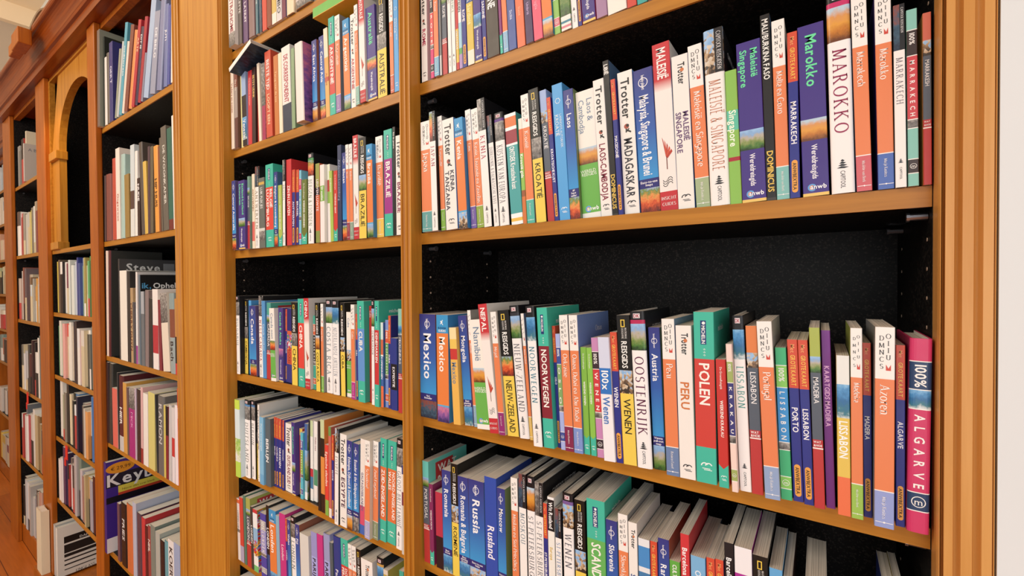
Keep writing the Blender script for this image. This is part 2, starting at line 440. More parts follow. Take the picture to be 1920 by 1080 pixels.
class Print:
    """what is printed on one spine: bands down the spine (f = fraction of height from the top) and artwork"""
    def __init__(s, w, h): s.w = w; s.h = h; s.bands = []; s.art = []; s.side = None; s.sideart = []; s.round = 0.0015
    def band(s, f, c, c2=None): s.bands.append((f, c, c2)); return s
    def poly(s, pts, c, lv=1):                  # pts: (across in m from left edge, down from top in m)
        s.art.append((pts, [tuple(range(len(pts)))], c, lv)); return s
    def rect(s, a0, t0, a1, t1, c, lv=1):       # fractions
        W, H_ = s.w, s.h
        return s.poly([(a0*W, t0*H_), (a1*W, t0*H_), (a1*W, t1*H_), (a0*W, t1*H_)], c, lv)
    def ring(s, ca, ct, r, th, c, lv=2, n=18, a0=0, a1=360):
        W, H_ = s.w, s.h
        V = []; F = []
        for i in range(n+1):
            an = math.radians(a0 + (a1-a0)*i/n)
            for rr in (r, r-th): V.append((ca*W+rr*math.cos(an), ct*H_+rr*math.sin(an)))
        for i in range(n): F.append((2*i, 2*i+1, 2*i+3, 2*i+2))
        s.art.append((V, F, c, lv)); return s
    def disc(s, ca, ct, r, c, lv=2, n=14):
        return s.poly([(ca*s.w+r*math.cos(2*math.pi*i/n), ct*s.h+r*math.sin(2*math.pi*i/n)) for i in range(n)], c, lv)
    def down(s, txt, t0, t1, size, c, ca=0.5, font='B', fill=False, lv=3, spacing=0.0, lower=False):
        """text read downwards; size = cap height as a fraction of the width"""
        if not txt: return s
        V, F, L = layout(txt, font, spacing)
        cap = size*s.w
        if cap > 0.03: cap = 0.03
        room = (t1-t0)*s.h
        sx = cap
        if fill or L*cap > room: sx = room/L
        if sx < cap*0.45: cap = sx/0.45
        a0 = ca*s.w - cap*0.5
        s.art.append(([(a0+y*cap, t0*s.h+x*sx) for x, y in V], F, c, lv)); return s
    def up(s, txt, ca, ct, size, c, font='R', lv=3, maxw=0.9):
        """upright text centred at ca, ct; size = cap height in m"""
        V, F, L = layout(txt, font)
        sx = min(size, maxw*s.w/L)
        s.art.append(([(ca*s.w+(x-L/2)*sx, ct*s.h+(0.5-y)*size) for x, y in V], F, c, lv)); return s
    def lines2(s, title, t0, t1, size, c, font='B', **k):
        """one or two lines read downwards"""
        ls = title.split('/')
        if len(ls) == 1: return s.down(ls[0], t0, t1, size, c, 0.5, font, **k)
        s.down(ls[0], t0, t1, size*0.62, c, 0.72, font, **k)
        return s.down(ls[1], t0, t1, size*0.62, c, 0.28, font, **k)
    def swirl(s, ct, c):
        W = s.w
        r = min(W*0.2, 0.005)
        s.ring(0.42, ct, r, r*0.3, c, a0=180, a1=330, n=8).ring(0.62, ct, r, r*0.3, c, a0=190, a1=340, n=8)
        return s.rect(0.3, ct+0.012, 0.7, ct+0.016, c, 2).rect(0.38, ct+0.02, 0.78, ct+0.024, c, 2)
    def fan(s, ct, c='23262c'):
        W, H_ = s.w, s.h
        for k in range(4):
            t = ct*H_ + (k-1.5)*W*0.12
            hw = W*(0.09+0.055*k)
            s.poly([(W*0.5-hw, t+W*0.04), (W*0.5-hw*0.2, t-W*0.05), (W*0.5+hw, t+W*0.02), (W*0.5+hw*0.3, t+W*0.07)], c, 2)
        return s
    def anwb(s, ct, c='ffffff'):
        r = min(s.w*0.17, 0.0055)
        s.ring(0.36, ct, r, r*0.45, '5aa8e8', a0=40, a1=330).ring(0.36, ct, r*0.6, r*0.25, 'f08a30', a0=60, a1=300)
        return s.up('anwb', 0.6, ct-0.004, s.w*0.2, c, 'B', maxw=0.62)

def titles(p, title):                            # letters in two ragged columns with a small arrow
    top = [('D', 0.33, 0.055), ('O', 0.67, 0.045), ('M', 0.33, 0.09), ('I', 0.67, 0.08), ('N', 0.33, 0.125), ('I', 0.67, 0.115), ('C', 0.33, 0.16), ('U', 0.67, 0.15), ('S', 0.33, 0.195)]
    return top

def design(spec, w, h, rng):
    q = spec.split('|'); t = q[0]
    g = lambda i, d='': q[i] if len(q) > i and q[i] else d
    p = Print(w, h)
    if t == 'D':
        p.band(0.255, WHITE).band(0.258, WHITE).band(0.815, ORANGE).band(0.82, WHITE).band(1, g(2))
        for ch, ca, ct in titles(p, ''):
            p.up(ch, ca, ct, min(0.0065, w*0.3), '3a3a3c', 'S', maxw=0.3)
        k = min(0.0055, w*0.3)
        p.poly([(w*0.55, 0.185*h), (w*0.68, 0.205*h), (w*0.8, 0.185*h), (w*0.8, 0.215*h), (w*0.55, 0.215*h)], 'd8402c', 2)
        p.down(g(1), 0.285, 0.80, 0.5, 'fdf6ee', 0.52, 'S')
        p.down(rng.choice(['Mariëtte van Beek', 'Remco Ensel', 'Marja Kusters', 'Annemarten Tromp']), 0.845, 0.955, 0.2, 'f4f2f0', 0.5, 'S')
        p.rect(0.05, 0.972, 0.95, 0.975, 'f4f2f0', 2).disc(0.5, 0.9735, min(w*0.06, 0.0012), 'f8f8f8', 3)
        p.side = g(4, rng.choice(['b8b4ac', '7088b0', 'd8d0c0', '8a8a88']))
        if g(4): p.sideart = [(g(1).split(',')[0], 0.07, 0.022, 0.009, 'e4e8f0', 'S')]
    elif t == 'C':
        st = g(4); hard = bool(st) or w > 0.02
        p.round = w*0.22 if hard else 0.0015
        ph = 'p' + (g(3, 'p0')[1:])
        if st:
            p.band(0.055, '16161a').band(0.08, st if st[0] not in '012' else '16161a').band(0.25, ph).band(1, 'f6f4f2')
            p.rect(0.25, 0.014, 0.7, 0.044, 'e8e0e4', 1).up('DK', 0.475, 0.029, 0.005, 'b02040', 'B', maxw=0.4)
        else:
            p.band(0.25, ph).band(1, 'f4f2ee').rect(0.55, 0.0, 1.0, 0.25, '1c1c20', 1)
            p.down('CAPITOOL REISGIDSEN', 0.02, 0.235, 0.22, 'e4e4e4', 0.77, 'S')
        p.down(g(1), 0.29, 0.80, 0.58, g(2, '808088'), 0.5, 'S', spacing=0.17)
        p.fan(0.855).down('CAPITOOL', 0.89, 0.975, 0.2, '48484c', 0.5, 'R')
        p.side = '1a1a1e'
        p.sideart = [('CAPITOOL REISGIDSEN', 0.035, 0.022, 0.0085, 'e8e8e8', 'B')]
    elif t == 'L':
        p.band(0.42, '36388a', '2a60b8').band(0.765, '2a60b8', '1f9ae0').band(0.83, '2c2c7c').band(1, g(3, 'p4'))
        r = min(w*0.26, 0.0075)
        p.ring(0.5, 0.095, r, r*0.16, 'f0f0f8').down('lonely planet', 0.045, 0.145, 0.16, 'f6f6fa', 0.5, 'B')
        p.down(g(1), 0.185, 0.74, 0.46 if w > 0.018 else 0.52, 'f6f8fc', 0.5, 'B')
        ws = g(2).split(); n = len(ws)
        for i, x in enumerate(ws): p.up(x, 0.5, 0.797+(i-(n-1)/2)*0.02, min(0.0036, w*0.18), 'f4f4fa', 'B', maxw=0.85)
        p.side = rng.choice(['4a78a0', '6a5a90', '7a9058', '9a5a40'])
    elif t == 'T':
        p.band(1, 'f3efe8')
        sm = g(3) == 's'
        p.down('Trotter', 0.05, 0.19 if sm else 0.33, 0.42 if sm else 0.56, '26262a', 0.58 if sm else 0.5, 'B', fill=not sm)
        if sm: p.disc(0.62, 0.098, min(w*0.12, 0.0035), 'd87838', 4)
        else:
            p.disc(0.45, 0.385, min(w*0.17, 0.0045), 'b0503a', 2)
            p.disc(0.52, 0.38, min(w*0.1, 0.0025), '2a2a2a', 3)
            p.poly([(w*0.4, h*0.4), (w*0.75, h*0.425), (w*0.72, h*0.435), (w*0.36, h*0.412)], '2a2a2a', 2).poly([(w*0.35, h*0.42), (w*0.6, h*0.4), (w*0.64, h*0.406), (w*0.4, h*0.43)], '2a2a2a', 2)
        p.lines2(g(1), 0.37 if sm else 0.47, 0.88, 0.54, g(2), 'B')
        p.swirl(0.925, '3a3a3e'); p.side = rng.choice(['e8e4dc', '4a88d0', 'dcd8d0'])
    elif t == 'N':
        p.band(0.37, '15130f').band(0.525, g(2, 'p2')).band(1, 'f2d22c')
        a = min(w*0.13, 0.0028)
        for (x0, y0, x1, y1) in ((0.3, 0.03, 0.62, 0.036), (0.3, 0.074, 0.62, 0.08), (0.3, 0.03, 0.37, 0.08), (0.55, 0.03, 0.62, 0.08)): p.rect(x0, y0, x1, y1, 'f0cc20', 2)
        p.down('NATIONAL', 0.085, 0.16, 0.15, 'f4f4f0', 0.66, 'S').down('GEOGRAPHIC', 0.085, 0.16, 0.15, 'f4f4f0', 0.42, 'S')
        p.down('REISGIDS', 0.175, 0.355, 0.42, 'f8f8f4', 0.5, 'B')
        p.down(g(1), 0.56, 0.97, 0.52, '1e1c14', 0.5, 'R')
        p.side = '15130f'
        p.sideart = [('NATIONAL GEOGRAPHIC', 0.04, 0.025, 0.006, 'e8e8e0', 'S')]
    elif t == 'M':
        p.band(0.275, TEAL).band(0.79, g(2)).band(1, TEAL)
        p.rect(0.34, 0.05, 0.62, 0.19, '1e3a78', 1).down('MICHELIN', 0.08, 0.185, 0.17, 'f4f8f8', 0.48, 'B').disc(0.5, 0.065, min(w*0.09, 0.0022), 'f4f8f8', 3)
        for k in range(3): p.up('*', 0.52, 0.225+0.017*k, 0.005, 'f4fcf8', 'B')
        p.lines2(g(1), 0.30, 0.76, 0.5, 'fcf8f0', 'B')
        p.swirl(0.9, 'f0fcf8'); p.side = TEAL
        p.sideart = [('michelin', 0.03, 0.02, 0.008, 'f0f4f4', 'B')]
    elif t == 'X':
        p.band(0.30, 'dc4a24').band(1, NAVY)
        p.down('Met', 0.03, 0.085, 0.42, 'fcb060', 0.5, 'R').down('GROTE KAART', 0.095, 0.285, 0.46, 'f8c030', 0.5, 'B')
        p.down(g(1), 0.42, 0.76, 0.56, 'f4f4fa', 0.5, 'B')
        p.rect(0.2, 0.785, 0.8, 0.955, 'f0a428', 1).disc(0.5, 0.787, w*0.3, 'f0a428', 1).disc(0.5, 0.953, w*0.3, 'f0a428', 1)
        p.down('ANWBEXTRA', 0.788, 0.952, 0.36, '3a2410', 0.5, 'B', fill=True)
        p.side = rng.choice(['2a2a80', '38389a', 'c8502c'])
    elif t == 'P':
        c1, ct_, cb = g(2), g(3), g(4)
        if g(5) == 'h': p.round = w*0.3
        p.band(0.115, c1).band(0.12, WHITE).band(0.26, ct_).band(0.265, WHITE)
        if g(5) == 'h': p.band(0.36, 'p4').band(0.365, WHITE).band(0.79, cb).band(0.795, WHITE).band(0.885, ct_).band(0.89, WHITE).band(1, c1)
        else: p.band(0.62, cb).band(0.625, WHITE).band(0.67, 'p6').band(0.675, WHITE).band(0.845, c1).band(0.85, WHITE).band(0.925, ct_).band(0.93, WHITE).band(1, c1)
        p.down('100%', 0.135, 0.25, 0.5, 'f4f4f0', 0.5, 'B')
        p.down(g(1), 0.39 if g(5) == 'h' else 0.29, 0.77 if g(5) == 'h' else 0.605, 0.46, 'f6f4f0', 0.5, 'B', fill=True, spacing=0.7)
        r = min(w*0.33, 0.0068); ct = 0.84 if g(5) == 'h' else 0.8875
        p.ring(0.5, ct, r, r*0.14, 'f0f0ec').up('m', 0.5, ct, r*1.1, 'f0f0ec', 'R')
        p.side = c1
    elif t == 'W':
        p.band(0.16, g(2)).band(0.25, 'p' + str(rng.choice([0, 2, 4]))).band(0.62, '56606e').band(0.665, 'c02c34').band(0.672, WHITE).band(1, 'c4302f')
        p.down(g(1), 0.275, 0.61, 0.5, 'f2f2f2', 0.5, 'R')
        p.up('WAT', 0.45, 0.633, min(0.0035, w*0.24), 'f8f4f0', 'B', maxw=0.7).up('&HOE', 0.5, 0.652, min(0.0035, w*0.24), 'f8f4f0', 'B', maxw=0.8)
        p.side = g(4, g(2))
        p.sideart = [('#c02c34', 0.022, 0.062, 0.055, 0.009), ('WAT', 0.029, 0.015, 0.016, 'f8f4f0', 'B'), ('&HOE', 0.026, 0.039, 0.016, 'f8f4f0', 'B')]
    elif t == 'R':
        p.band(0.17, '1f9ad8').band(0.84, 'ee8026').band(0.855, '48b0e0').band(1, g(2, 'p0'))
        k = min(w*0.3, 0.007); cx = w*0.5; cy = 0.07*h
        p.poly([(cx-k*0.1, cy-k*0.5), (cx+k*0.35, cy-k*0.1), (cx+k*0.05, cy+k*0.1), (cx+k*0.5, cy+k*0.7), (cx+k*0.3, cy+k*0.75), (cx-k*0.2, cy+k*0.2), (cx-k*0.6, cy+k*0.6), (cx-k*0.7, cy+k*0.45), (cx-k*0.3, cy-k*0.1), (cx-k*0.7, cy-k*0.2), (cx-k*0.6, cy-k*0.35)], 'f2fafc', 2)
        p.disc(0.55, 0.07-0.6*k/h, k*0.16, 'f2fafc', 2)
        p.up('ROUGH', 0.5, 0.122, min(0.0042, w*0.2), '103a70', 'B', maxw=0.8).up('GUIDES', 0.5, 0.147, min(0.0042, w*0.2), 'f2fafc', 'B', maxw=0.8)
        p.down(g(1), 0.205, 0.8, 0.5, 'fdf8f2', 0.5, 'B')
        p.side = '2a88c8'
    elif t == 'A':
        p.band(0.55, VIOLET).band(0.675, g(2, 'p0')).band(0.982, VIOLET).band(1, 'f0c858')
        ls = g(1)
        if '/' in ls: p.lines2(ls, 0.05, 0.5, 0.46, '58e8a0', 'B')
        else: p.down(ls, 0.06, 0.50, 0.42, '58e8a0', 0.5, 'B')
        p.down('Wereldreisgids', 0.70, 0.90, 0.22, 'f2f2fa', 0.5, 'B').anwb(0.95)
        p.side = 'd84a78' if rng.random() < 0.3 else '5a4a9c'
    elif t == 'V':
        p.band(0.445, 'f4f0e6').band(0.575, g(2, 'p1')).band(0.955, '62b83c').band(1, 'f4f2ea')
        p.lines2(g(1), 0.07, 0.42, 0.46, '6a88a8', 'R')
        p.up('WERELD', 0.45, 0.63, min(0.005, w*0.17), 'f0f8e8', 'R').up('REISGIDS', 0.5, 0.655, min(0.005, w*0.17), 'f0f8e8', 'R')
        p.anwb(0.925); p.side = 'f0ece4'
    elif t == 'I':
        p.band(0.22, 'd02630').band(0.285, 'd02630', 'f2e6e0').band(0.885, 'f2ece6').band(1, 'cc2430')
        p.down(g(1), 0.03, 0.215, 0.52, 'fcf4f0', 0.5, 'B', fill=True)
        cx = w*0.5
        for k, an in enumerate((-0.5, -0.2, 0.1, 0.4, 0.7)):
            x1 = cx + math.sin(an)*w*0.45
            p.poly([(cx-w*0.04, 0.68*h), (x1, (0.56+0.02*k)*h), (x1+w*0.06, (0.575+0.02*k)*h), (cx+w*0.06, 0.69*h)], 'd8502c' if k % 2 else 'c03a24', 2)
        p.rect(0.48, 0.68, 0.53, 0.755, '7a3a30', 2)
        for k in range(3): p.ring(0.36, 0.815+0.014*k, w*0.14, w*0.035, '2e2c2c', a0=0, a1=180, n=7).ring(0.64, 0.815+0.014*k, w*0.14, w*0.035, '2e2c2c', a0=180, a1=360, n=7)
        p.up('INSIGHT', 0.5, 0.925, w*0.18, 'f8ece8', 'S').up('GUIDES', 0.5, 0.96, w*0.18, 'f8ece8', 'S')
        p.side = 'e8e4de'
    elif t == 'K':
        p.band(1, '44a8ec')
        p.ring(0.5, 0.125, w*0.26, w*0.05, 'e8f4fc', n=6)
        p.down(g(1), 0.225, 0.38, 0.32, 'e8f4fc', 0.32, 'R').down("LANNOO'S AUTOBOEK", 0.225, 0.47, 0.22, 'd8ecfa', 0.68, 'R')
        p.swirl(0.92, 'e8f4fc'); p.side = '3c98dc'
    elif t == 'E':
        p.band(0.82, g(2)).band(1, TEAL)
        p.poly([(0, 0.82*h), (w, 0.82*h), (w*0.5, 0.82*h+w*0.5)], g(2), 1)
        p.down('De GroeneReisgids', 0.06, 0.30, 0.22, 'f8f8f0', 0.5, 'R').down(g(1), 0.32, 0.74, 0.3, 'fcfcf4', 0.5, 'B')
        p.swirl(0.92, 'f0fcf8'); p.side = g(2)
    elif t == 'O':
        p.band(0.985, '201e1e').band(1, '403c38')
        long_ = len(g(1)) > 6
        p.down(g(1), 0.025, 0.35 if long_ else 0.09, 0.62, 'f4f4ee', 0.5, 'B', fill=True)
        p.down('DOMINICUS', 0.735, 0.955, 0.62, 'f0c838', 0.5, 'B', fill=True)
        p.side = '4a6a90'
    else:
        for part in q[1].split(','):
            c, f = part.split(':'); p.band(float(f), c)
        if len(q) > 3 and q[2]:
            for a, b, c, d_, e in zip(g(2).split(';'), (g(3)+';'+g(3)).split(';'), (g(4)+';'+g(4)).split(';'), (g(5)+';'+g(5)).split(';'), (g(6)+';'+g(6)).split(';')):
                p.down(a.strip('~'), float(c), float(d_), float(e), b, 0.5, 'B')
        p.side = g(7)
        if not p.side:
            big = max(range(len(p.bands)), key=lambda i: p.bands[i][0] - (p.bands[i-1][0] if i else 0))
            p.side = p.bands[big][1]
        if w > 0.026 and rng.random() < 0.4: p.round = w*0.2
    return p

def mesh_from(name, V, F, C, M, mats):
    me = bpy.data.meshes.new(name)
    me.from_pydata(V, [], F)
    for m in mats: me.materials.append(m)
    me.polygons.foreach_set('material_index', M)
    at = me.color_attributes.new('print', 'FLOAT_COLOR', 'CORNER')
    flat = []
    for f, c in zip(F, C):
        for k in range(len(f)):
            cc = c[k] if isinstance(c[0], tuple) else c
            flat += [cc[0], cc[1], cc[2], 1.0]
    at.data.foreach_set('color', flat)
    return me

_lc = {}
def L3(h):
    if h not in _lc:
        c = lin(h); g = 0.2126*c[0] + 0.7152*c[1] + 0.0722*c[2]
        _lc[h] = tuple(k*0.88 + g*0.12 for k in c)
    return _lc[h]

def cover_geo(p, dep, hard):
    """U-shaped cover: spine with printed bands and two boards; local x 0..w, y 0..dep, z 0..h"""
    w, h = p.w, p.h
    V = []; F = []; C = []; M = []
    t = min(0.0022 if hard else 0.0006, w*0.12)
    r = min(p.round, w*0.45)
    out = [(0, dep)]
    if r > 0.002:
        for k in range(5):
            a = math.pi*0.5*k/4
            out.append((r*(1-math.cos(a)), r*0.55*(1-math.sin(a))))
        for k in range(5):
            a = math.pi*0.5*(1-k/4)
            out.append((w-r*(1-math.cos(a)), r*0.55*(1-math.sin(a))))
    else:
        e = min(0.0006, w*0.1)
        out += [(0, e), (e, 0), (w-e, 0), (w, e)]
    out.append((w, dep))
    n = len(out)
    inn = [(t, dep)] + [(min(max(x, t), w-t), y+t) for x, y in out[1:-1]] + [(w-t, dep)]
    zs = [h]
    for f, c, c2 in p.bands: zs.append(h*(1-f))
    zs[-1] = 0.0
    side = p.side or WHITE
    # outer surface
    rows = []
    for z in zs:
        b = len(V); V += [(x, y, z) for x, y in out]; rows.append(b)
    for k, (f, c, c2) in enumerate(p.bands):
        a, b = rows[k], rows[k+1]
        for i in range(n-1):
            F.append((b+i, b+i+1, a+i+1, a+i))
            isside = i == 0 or i == n-2
            cc = side if isside else c
            if cc[0] == 'p':
                M.append(1+int(cc[1])); C.append(((0., 0, 0), (0., 0, 0), (1., 1, 1), (1., 1, 1)) if not isside else ((.2, .2, .2), (.2, .2, .2), (.8, .8, .8), (.8, .8, .8)))
            else:
                M.append(0)
                if c2 and not isside: C.append((L3(c2), L3(c2), L3(c), L3(c)))
                else: C.append(L3(cc))
    # inner surface and rims
    b0 = len(V); V += [(x, y, h) for x, y in inn] + [(x, y, 0) for x, y in inn]
    a, z0 = rows[0], rows[-1]
    pc = L3('dcd8d0'); ec = L3(p.bands[0][1]) if p.bands[0][1][0] != 'p' else L3('b0b0b0')
    if not hard: ec = pc
    bc = L3(p.bands[-1][1]) if p.bands[-1][1][0] != 'p' else pc
    for i in range(n-1):
        F.append((b0+i, b0+i+1, b0+n+i+1, b0+n+i)); C.append(pc); M.append(0)
        F.append((a+i, a+i+1, b0+i+1, b0+i)); C.append(ec); M.append(0)
        F.append((z0+i+1, z0+i, b0+n+i, b0+n+i+1)); C.append(bc); M.append(0)
    for i in (0, n-1):
        q = [z0+i, a+i, b0+i, b0+n+i]
        F.append(tuple(q if i else reversed(q))); C.append(pc); M.append(0)
    # artwork on the spine
    for k, (pts, fs, c, lv) in enumerate(p.art):
        b = len(V); y = -0.00008 - 0.00006*lv - 0.000006*k
        V += [(x, y, h-tt) for x, tt in pts]
        for f in fs:
            F.append(tuple(b+i for i in f)); C.append(L3(c)); M.append(0)
    # artwork on the right-hand board
    for it in p.sideart:
        b = len(V); x = w + 0.0002
        if it[0][0] == '#':
            d0, t1, ln = it[1], it[2], it[3]; t0 = it[4] if len(it) > 4 else 0.018
            q = [(d0, t0), (d0+ln, t0), (d0+ln, t1), (d0, t1)]
            V += [(x-0.0001, yy, h-zz) for yy, zz in q]
            F.append((b, b+1, b+2, b+3)); C.append(L3(it[0][1:])); M.append(0)
        else:
            txt, d0, t1, cap, c, fo = it
            tv, tf, L = layout(txt, fo)
            k = min(cap, (dep-d0-0.005)/L)
            V += [(x, d0+px*k, h-t1+py*cap-cap) for px, py in tv]
            for f in tf:
                F.append(tuple(b+i for i in f)); C.append(L3(c)); M.append(0)
    return V, F, C, M, t, r

def page_geo(p, dep, hard, t, r):
    w, h = p.w, p.h
    zi = 0.003 if hard else 0.0004
    yi = max(t*1.5, r*0.4); yo = dep - (0.004 if hard else 0.0008)
    x0, x1 = t*1.02, w-t*1.02
    V = [(x0,yi,zi),(x1,yi,zi),(x1,yo,zi),(x0,yo,zi),(x0,yi,h-zi),(x1,yi,h-zi),(x1,yo,h-zi),(x0,yo,h-zi)]
    F = [(0,3,2,1),(4,5,6,7),(0,1,5,4),(1,2,6,5),(2,3,7,6),(3,0,4,7)]
    return V, F

DEPTH = {'D': .128, 'C': .132, 'L': .13, 'T': .12, 'N': .135, 'M': .125, 'X': .11, 'P': .105, 'W': .12, 'R': .13, 'A': .12, 'V': .12, 'I': .15, 'K': .13, 'E': .11, 'O': .13, 'B': .125}
def put_book(loc, w, h, lean, spec, label, group, dep=None, hard=None, design_=None):
    rng = random.Random(spec + str(round(loc[0], 3)))
    p = design_ or design(spec, w, h, rng)
    dep = dep or DEPTH[spec[0]] + rng.uniform(-0.004, 0.006)
    if hard is None: hard = p.round > 0.002 or spec[0] in 'CI'
    V, F, C, M, t, r = cover_geo(p, dep, hard)
    root = empty('book', loc, (0, lean, 0))
    tag(root, label, 'book', group)
    me = mesh_from('cover', V, F, C, M, COVER_MATS)
    link(bpy.data.objects.new('cover', me), root)
    V, F = page_geo(p, dep, hard, t, r)
    pm = bpy.data.meshes.new('page_block'); pm.from_pydata(V, [], F); pm.materials.append(PAGES)
    link(bpy.data.objects.new('page_block', pm), root)
    return root

SHELFZ = {'A': .4195, 'B': .1045, 'C': -.2805, 'D': -.588, 'R1': .7265, 'R2': .4195, 'R3': .1045, 'R4': -.2805, 'R5': -.588, 'R6': -.8685, 'R7': -1.15,
          'S1': .7485, 'S2': .2065, 'S3': -.3385, 'S4': -.7565, 'S5': -1.2835}
GROUPS = {'A': 'guidebooks on the top visible shelf of the rightmost bay', 'B': 'guidebooks on the second shelf of the rightmost bay', 'C': 'guidebooks on the third shelf of the rightmost bay', 'D': 'guidebooks on the lowest visible shelf of the rightmost bay',
          'R1': 'books on the top visible shelf of the middle bay', 'R2': 'books on the second shelf of the middle bay', 'R3': 'guidebooks on the third shelf of the middle bay', 'R4': 'guidebooks on the fourth shelf of the middle bay',
          'R5': 'guidebooks on the fifth shelf of the middle bay', 'R6': 'guidebooks on the sixth shelf of the middle bay', 'R7': 'guidebooks on the bottom shelf of the middle bay'}

# ------------------------------------------------------------------ the room
def struct(o): o['kind'] = 'structure'; return o
struct(MB().box(-9, 4, -6, 0.6, -0.06, 0).build('floor', floor_mat()))
struct(MB().box(-9, 4, -6, 0.6, 4.85, 4.95).build('ceiling', CEIL))
struct(MB().box(-9, 4, 0.48, 0.6, 0, 4.85).build('wall_back', PLASTER))
struct(MB().box(-7.15, -7.05, -6, 0.48, 0, 4.85).build('wall_left', ENDWALL))
struct(MB().prism_x([(-6, 4.66), (-6, 4.85), (0.48, 4.85), (0.48, 4.66)], -7.05, -6.97).build('trim_1', CEIL))
wr = struct(MB().box(0.1475, 2.6, -0.028, 0.48, 0, 4.85).build('wall_right', PLASTER))
struct(MB().box(0.1485, 2.6, -0.04, -0.0281, 0, 0.12).build('baseboard_right', PLASTER))

# ------------------------------------------------------------------ bookcases
Z = CZ
ST = 0.0235
TOP = Z + 1.245
BACK = 0.273
def flute(x0, x1, y, depth, stops):
    """front outline of a post from x0 to x1; stops: ('f', end) flat or ('g', end) groove, fractions"""
    pts = []; last = 0.0; W_ = x1-x0
    for k, e in stops:
        if k == 'f': pts += [(x0+last*W_, y), (x0+e*W_, y)]
        elif k == 'b':
            for i in range(7):
                u = i/6; pts.append((x0+(last+(e-last)*u)*W_, y + depth*0.9*(1-math.sin(math.pi*u))))
        else:
            for i in range(9):
                u = i/8; pts.append((x0+(last+(e-last)*u)*W_, y + depth*math.sin(math.pi*u)**0.45))
        last = e
    out = []
    for q in pts:
        if not out or (abs(q[0]-out[-1][0]) + abs(q[1]-out[-1][1])) > 1e-6: out.append(q)
    return out

def post(parent, x0, x1, yf, mat, stops, depth, z0=0.0, z1=TOP, yback=0.0, name='fluted_post'):
    pts = flute(x0, x1, yf, depth, stops) + [(x1, yback), (x0, yback)]
    return MB().prism_z(pts, z0, z1).build(name, mat, parent)

FL2 = [('f', .1), ('g', .48), ('f', .56), ('g', .92), ('f', 1)]
FL3 = [('b', .07), ('g', .115), ('f', .27), ('g', .41), ('f', .6), ('g', .76), ('f', .93), ('b', 1)]

def shelf(parent, x0, x1, zb, y0=0.0, mat=W_SHELF):
    return MB().box(x0, x1, y0, BACK-0.002, Z+zb, Z+zb+ST).build('shelf_board', [mat], parent, 0.0012)
# shelf boards: wood front edge and top, black underneath
def shelf2(parent, x0, x1, zb, y0=0.0):
    m = MB()
    m.box(x0, x1, y0, y0+0.004, Z+zb, Z+zb+ST, 0)
    m.box(x0, x1, y0+0.004, y0+BACK-0.002, Z+zb+0.0006, Z+zb+ST, 1)
    return m.build('shelf_board', [W_SHELF, BLACK], parent)

right = empty('bookcase', (0, 0, 0))
tag(right, 'cherry wood bookcase of two bays with fluted posts, black inside, full of travel guides', 'bookcase')
B3 = (-0.6975, 0.1015); B2 = (-1.5235, -0.7305)
post(right, -0.7285, -0.6975, -0.03, W_POST, FL2, 0.006)
post(right, 0.1025, 0.1465, -0.03, W_RIGHT, FL3, 0.007, yback=0.02)
post(right, -1.5535, -1.4975-0.026, -0.03, W_POST, FL2, 0.006)
post(right, -1.906, -1.850, -0.03, W_POST, FL2, 0.006)
MB().box(-1.850, -1.7775, -0.026, 0.0, 0, TOP).box(-1.7765, -1.5535, -0.026, 0.0, 0, TOP).build('pilaster_board', W_POST, right)
for x0, x1 in ((-0.729, B3[0]), (B3[1], 0.1465), (-1.5535, B2[0]), (-1.906, -1.876)):
    MB().box(x0+0.0005, x1, 0.0005, BACK+0.012, 0, TOP).build('side_panel', BLACK, right)
for x0, x1 in (B3, B2):
    MB().box(x0, x1, BACK, BACK+0.012, 0, TOP).build('back_panel', BLACK, right)
    MB().box(x0, x1, -0.006, 0.014, 0.0, 0.09).build('plinth', W_SHELF, right)
    for zb in (.703, .396, .081, -.304, -.6115, -.892, -1.1735, -1.55):
        shelf2(right, x0, x1, zb)
def pin(parent, x, y, z, s):
    MB().tube([(x, y, z), (x+s*0.018, y, z)], 0.0042, 10).tube([(x+s*0.016, y, z), (x+s*0.019, y, z)], 0.0055, 10).build('shelf_pin', STEEL, parent)
def holes(parent, x, s, ylist, zlist):
    m = MB()
    for y in ylist:
        for z in zlist:
            m.tube([(x, y, z), (x+s*0.0006, y, z)], 0.0022, 8)
    m.build('pin_holes', HOLE, parent)
for x0, x1 in (B3, B2):
    for zb in (.396, .081, -.304, -.6115, -.892):
        for y in (0.025, 0.215):
            pin(right, x0, y, Z+zb-0.008, 1); pin(right, x1, y, Z+zb-0.008, -1)
    zl = [Z+1.1-0.034*k for k in range(66)]
    zl = [z for z in zl if all(not (-0.03 < z-(Z+zb) < 0.03) for zb in (.705, .396, .081, -.304, -.6115, -.892))]
    holes(right, x0, 1, (0.025, 0.225), zl); holes(right, x1, -1, (0.025, 0.225), zl)

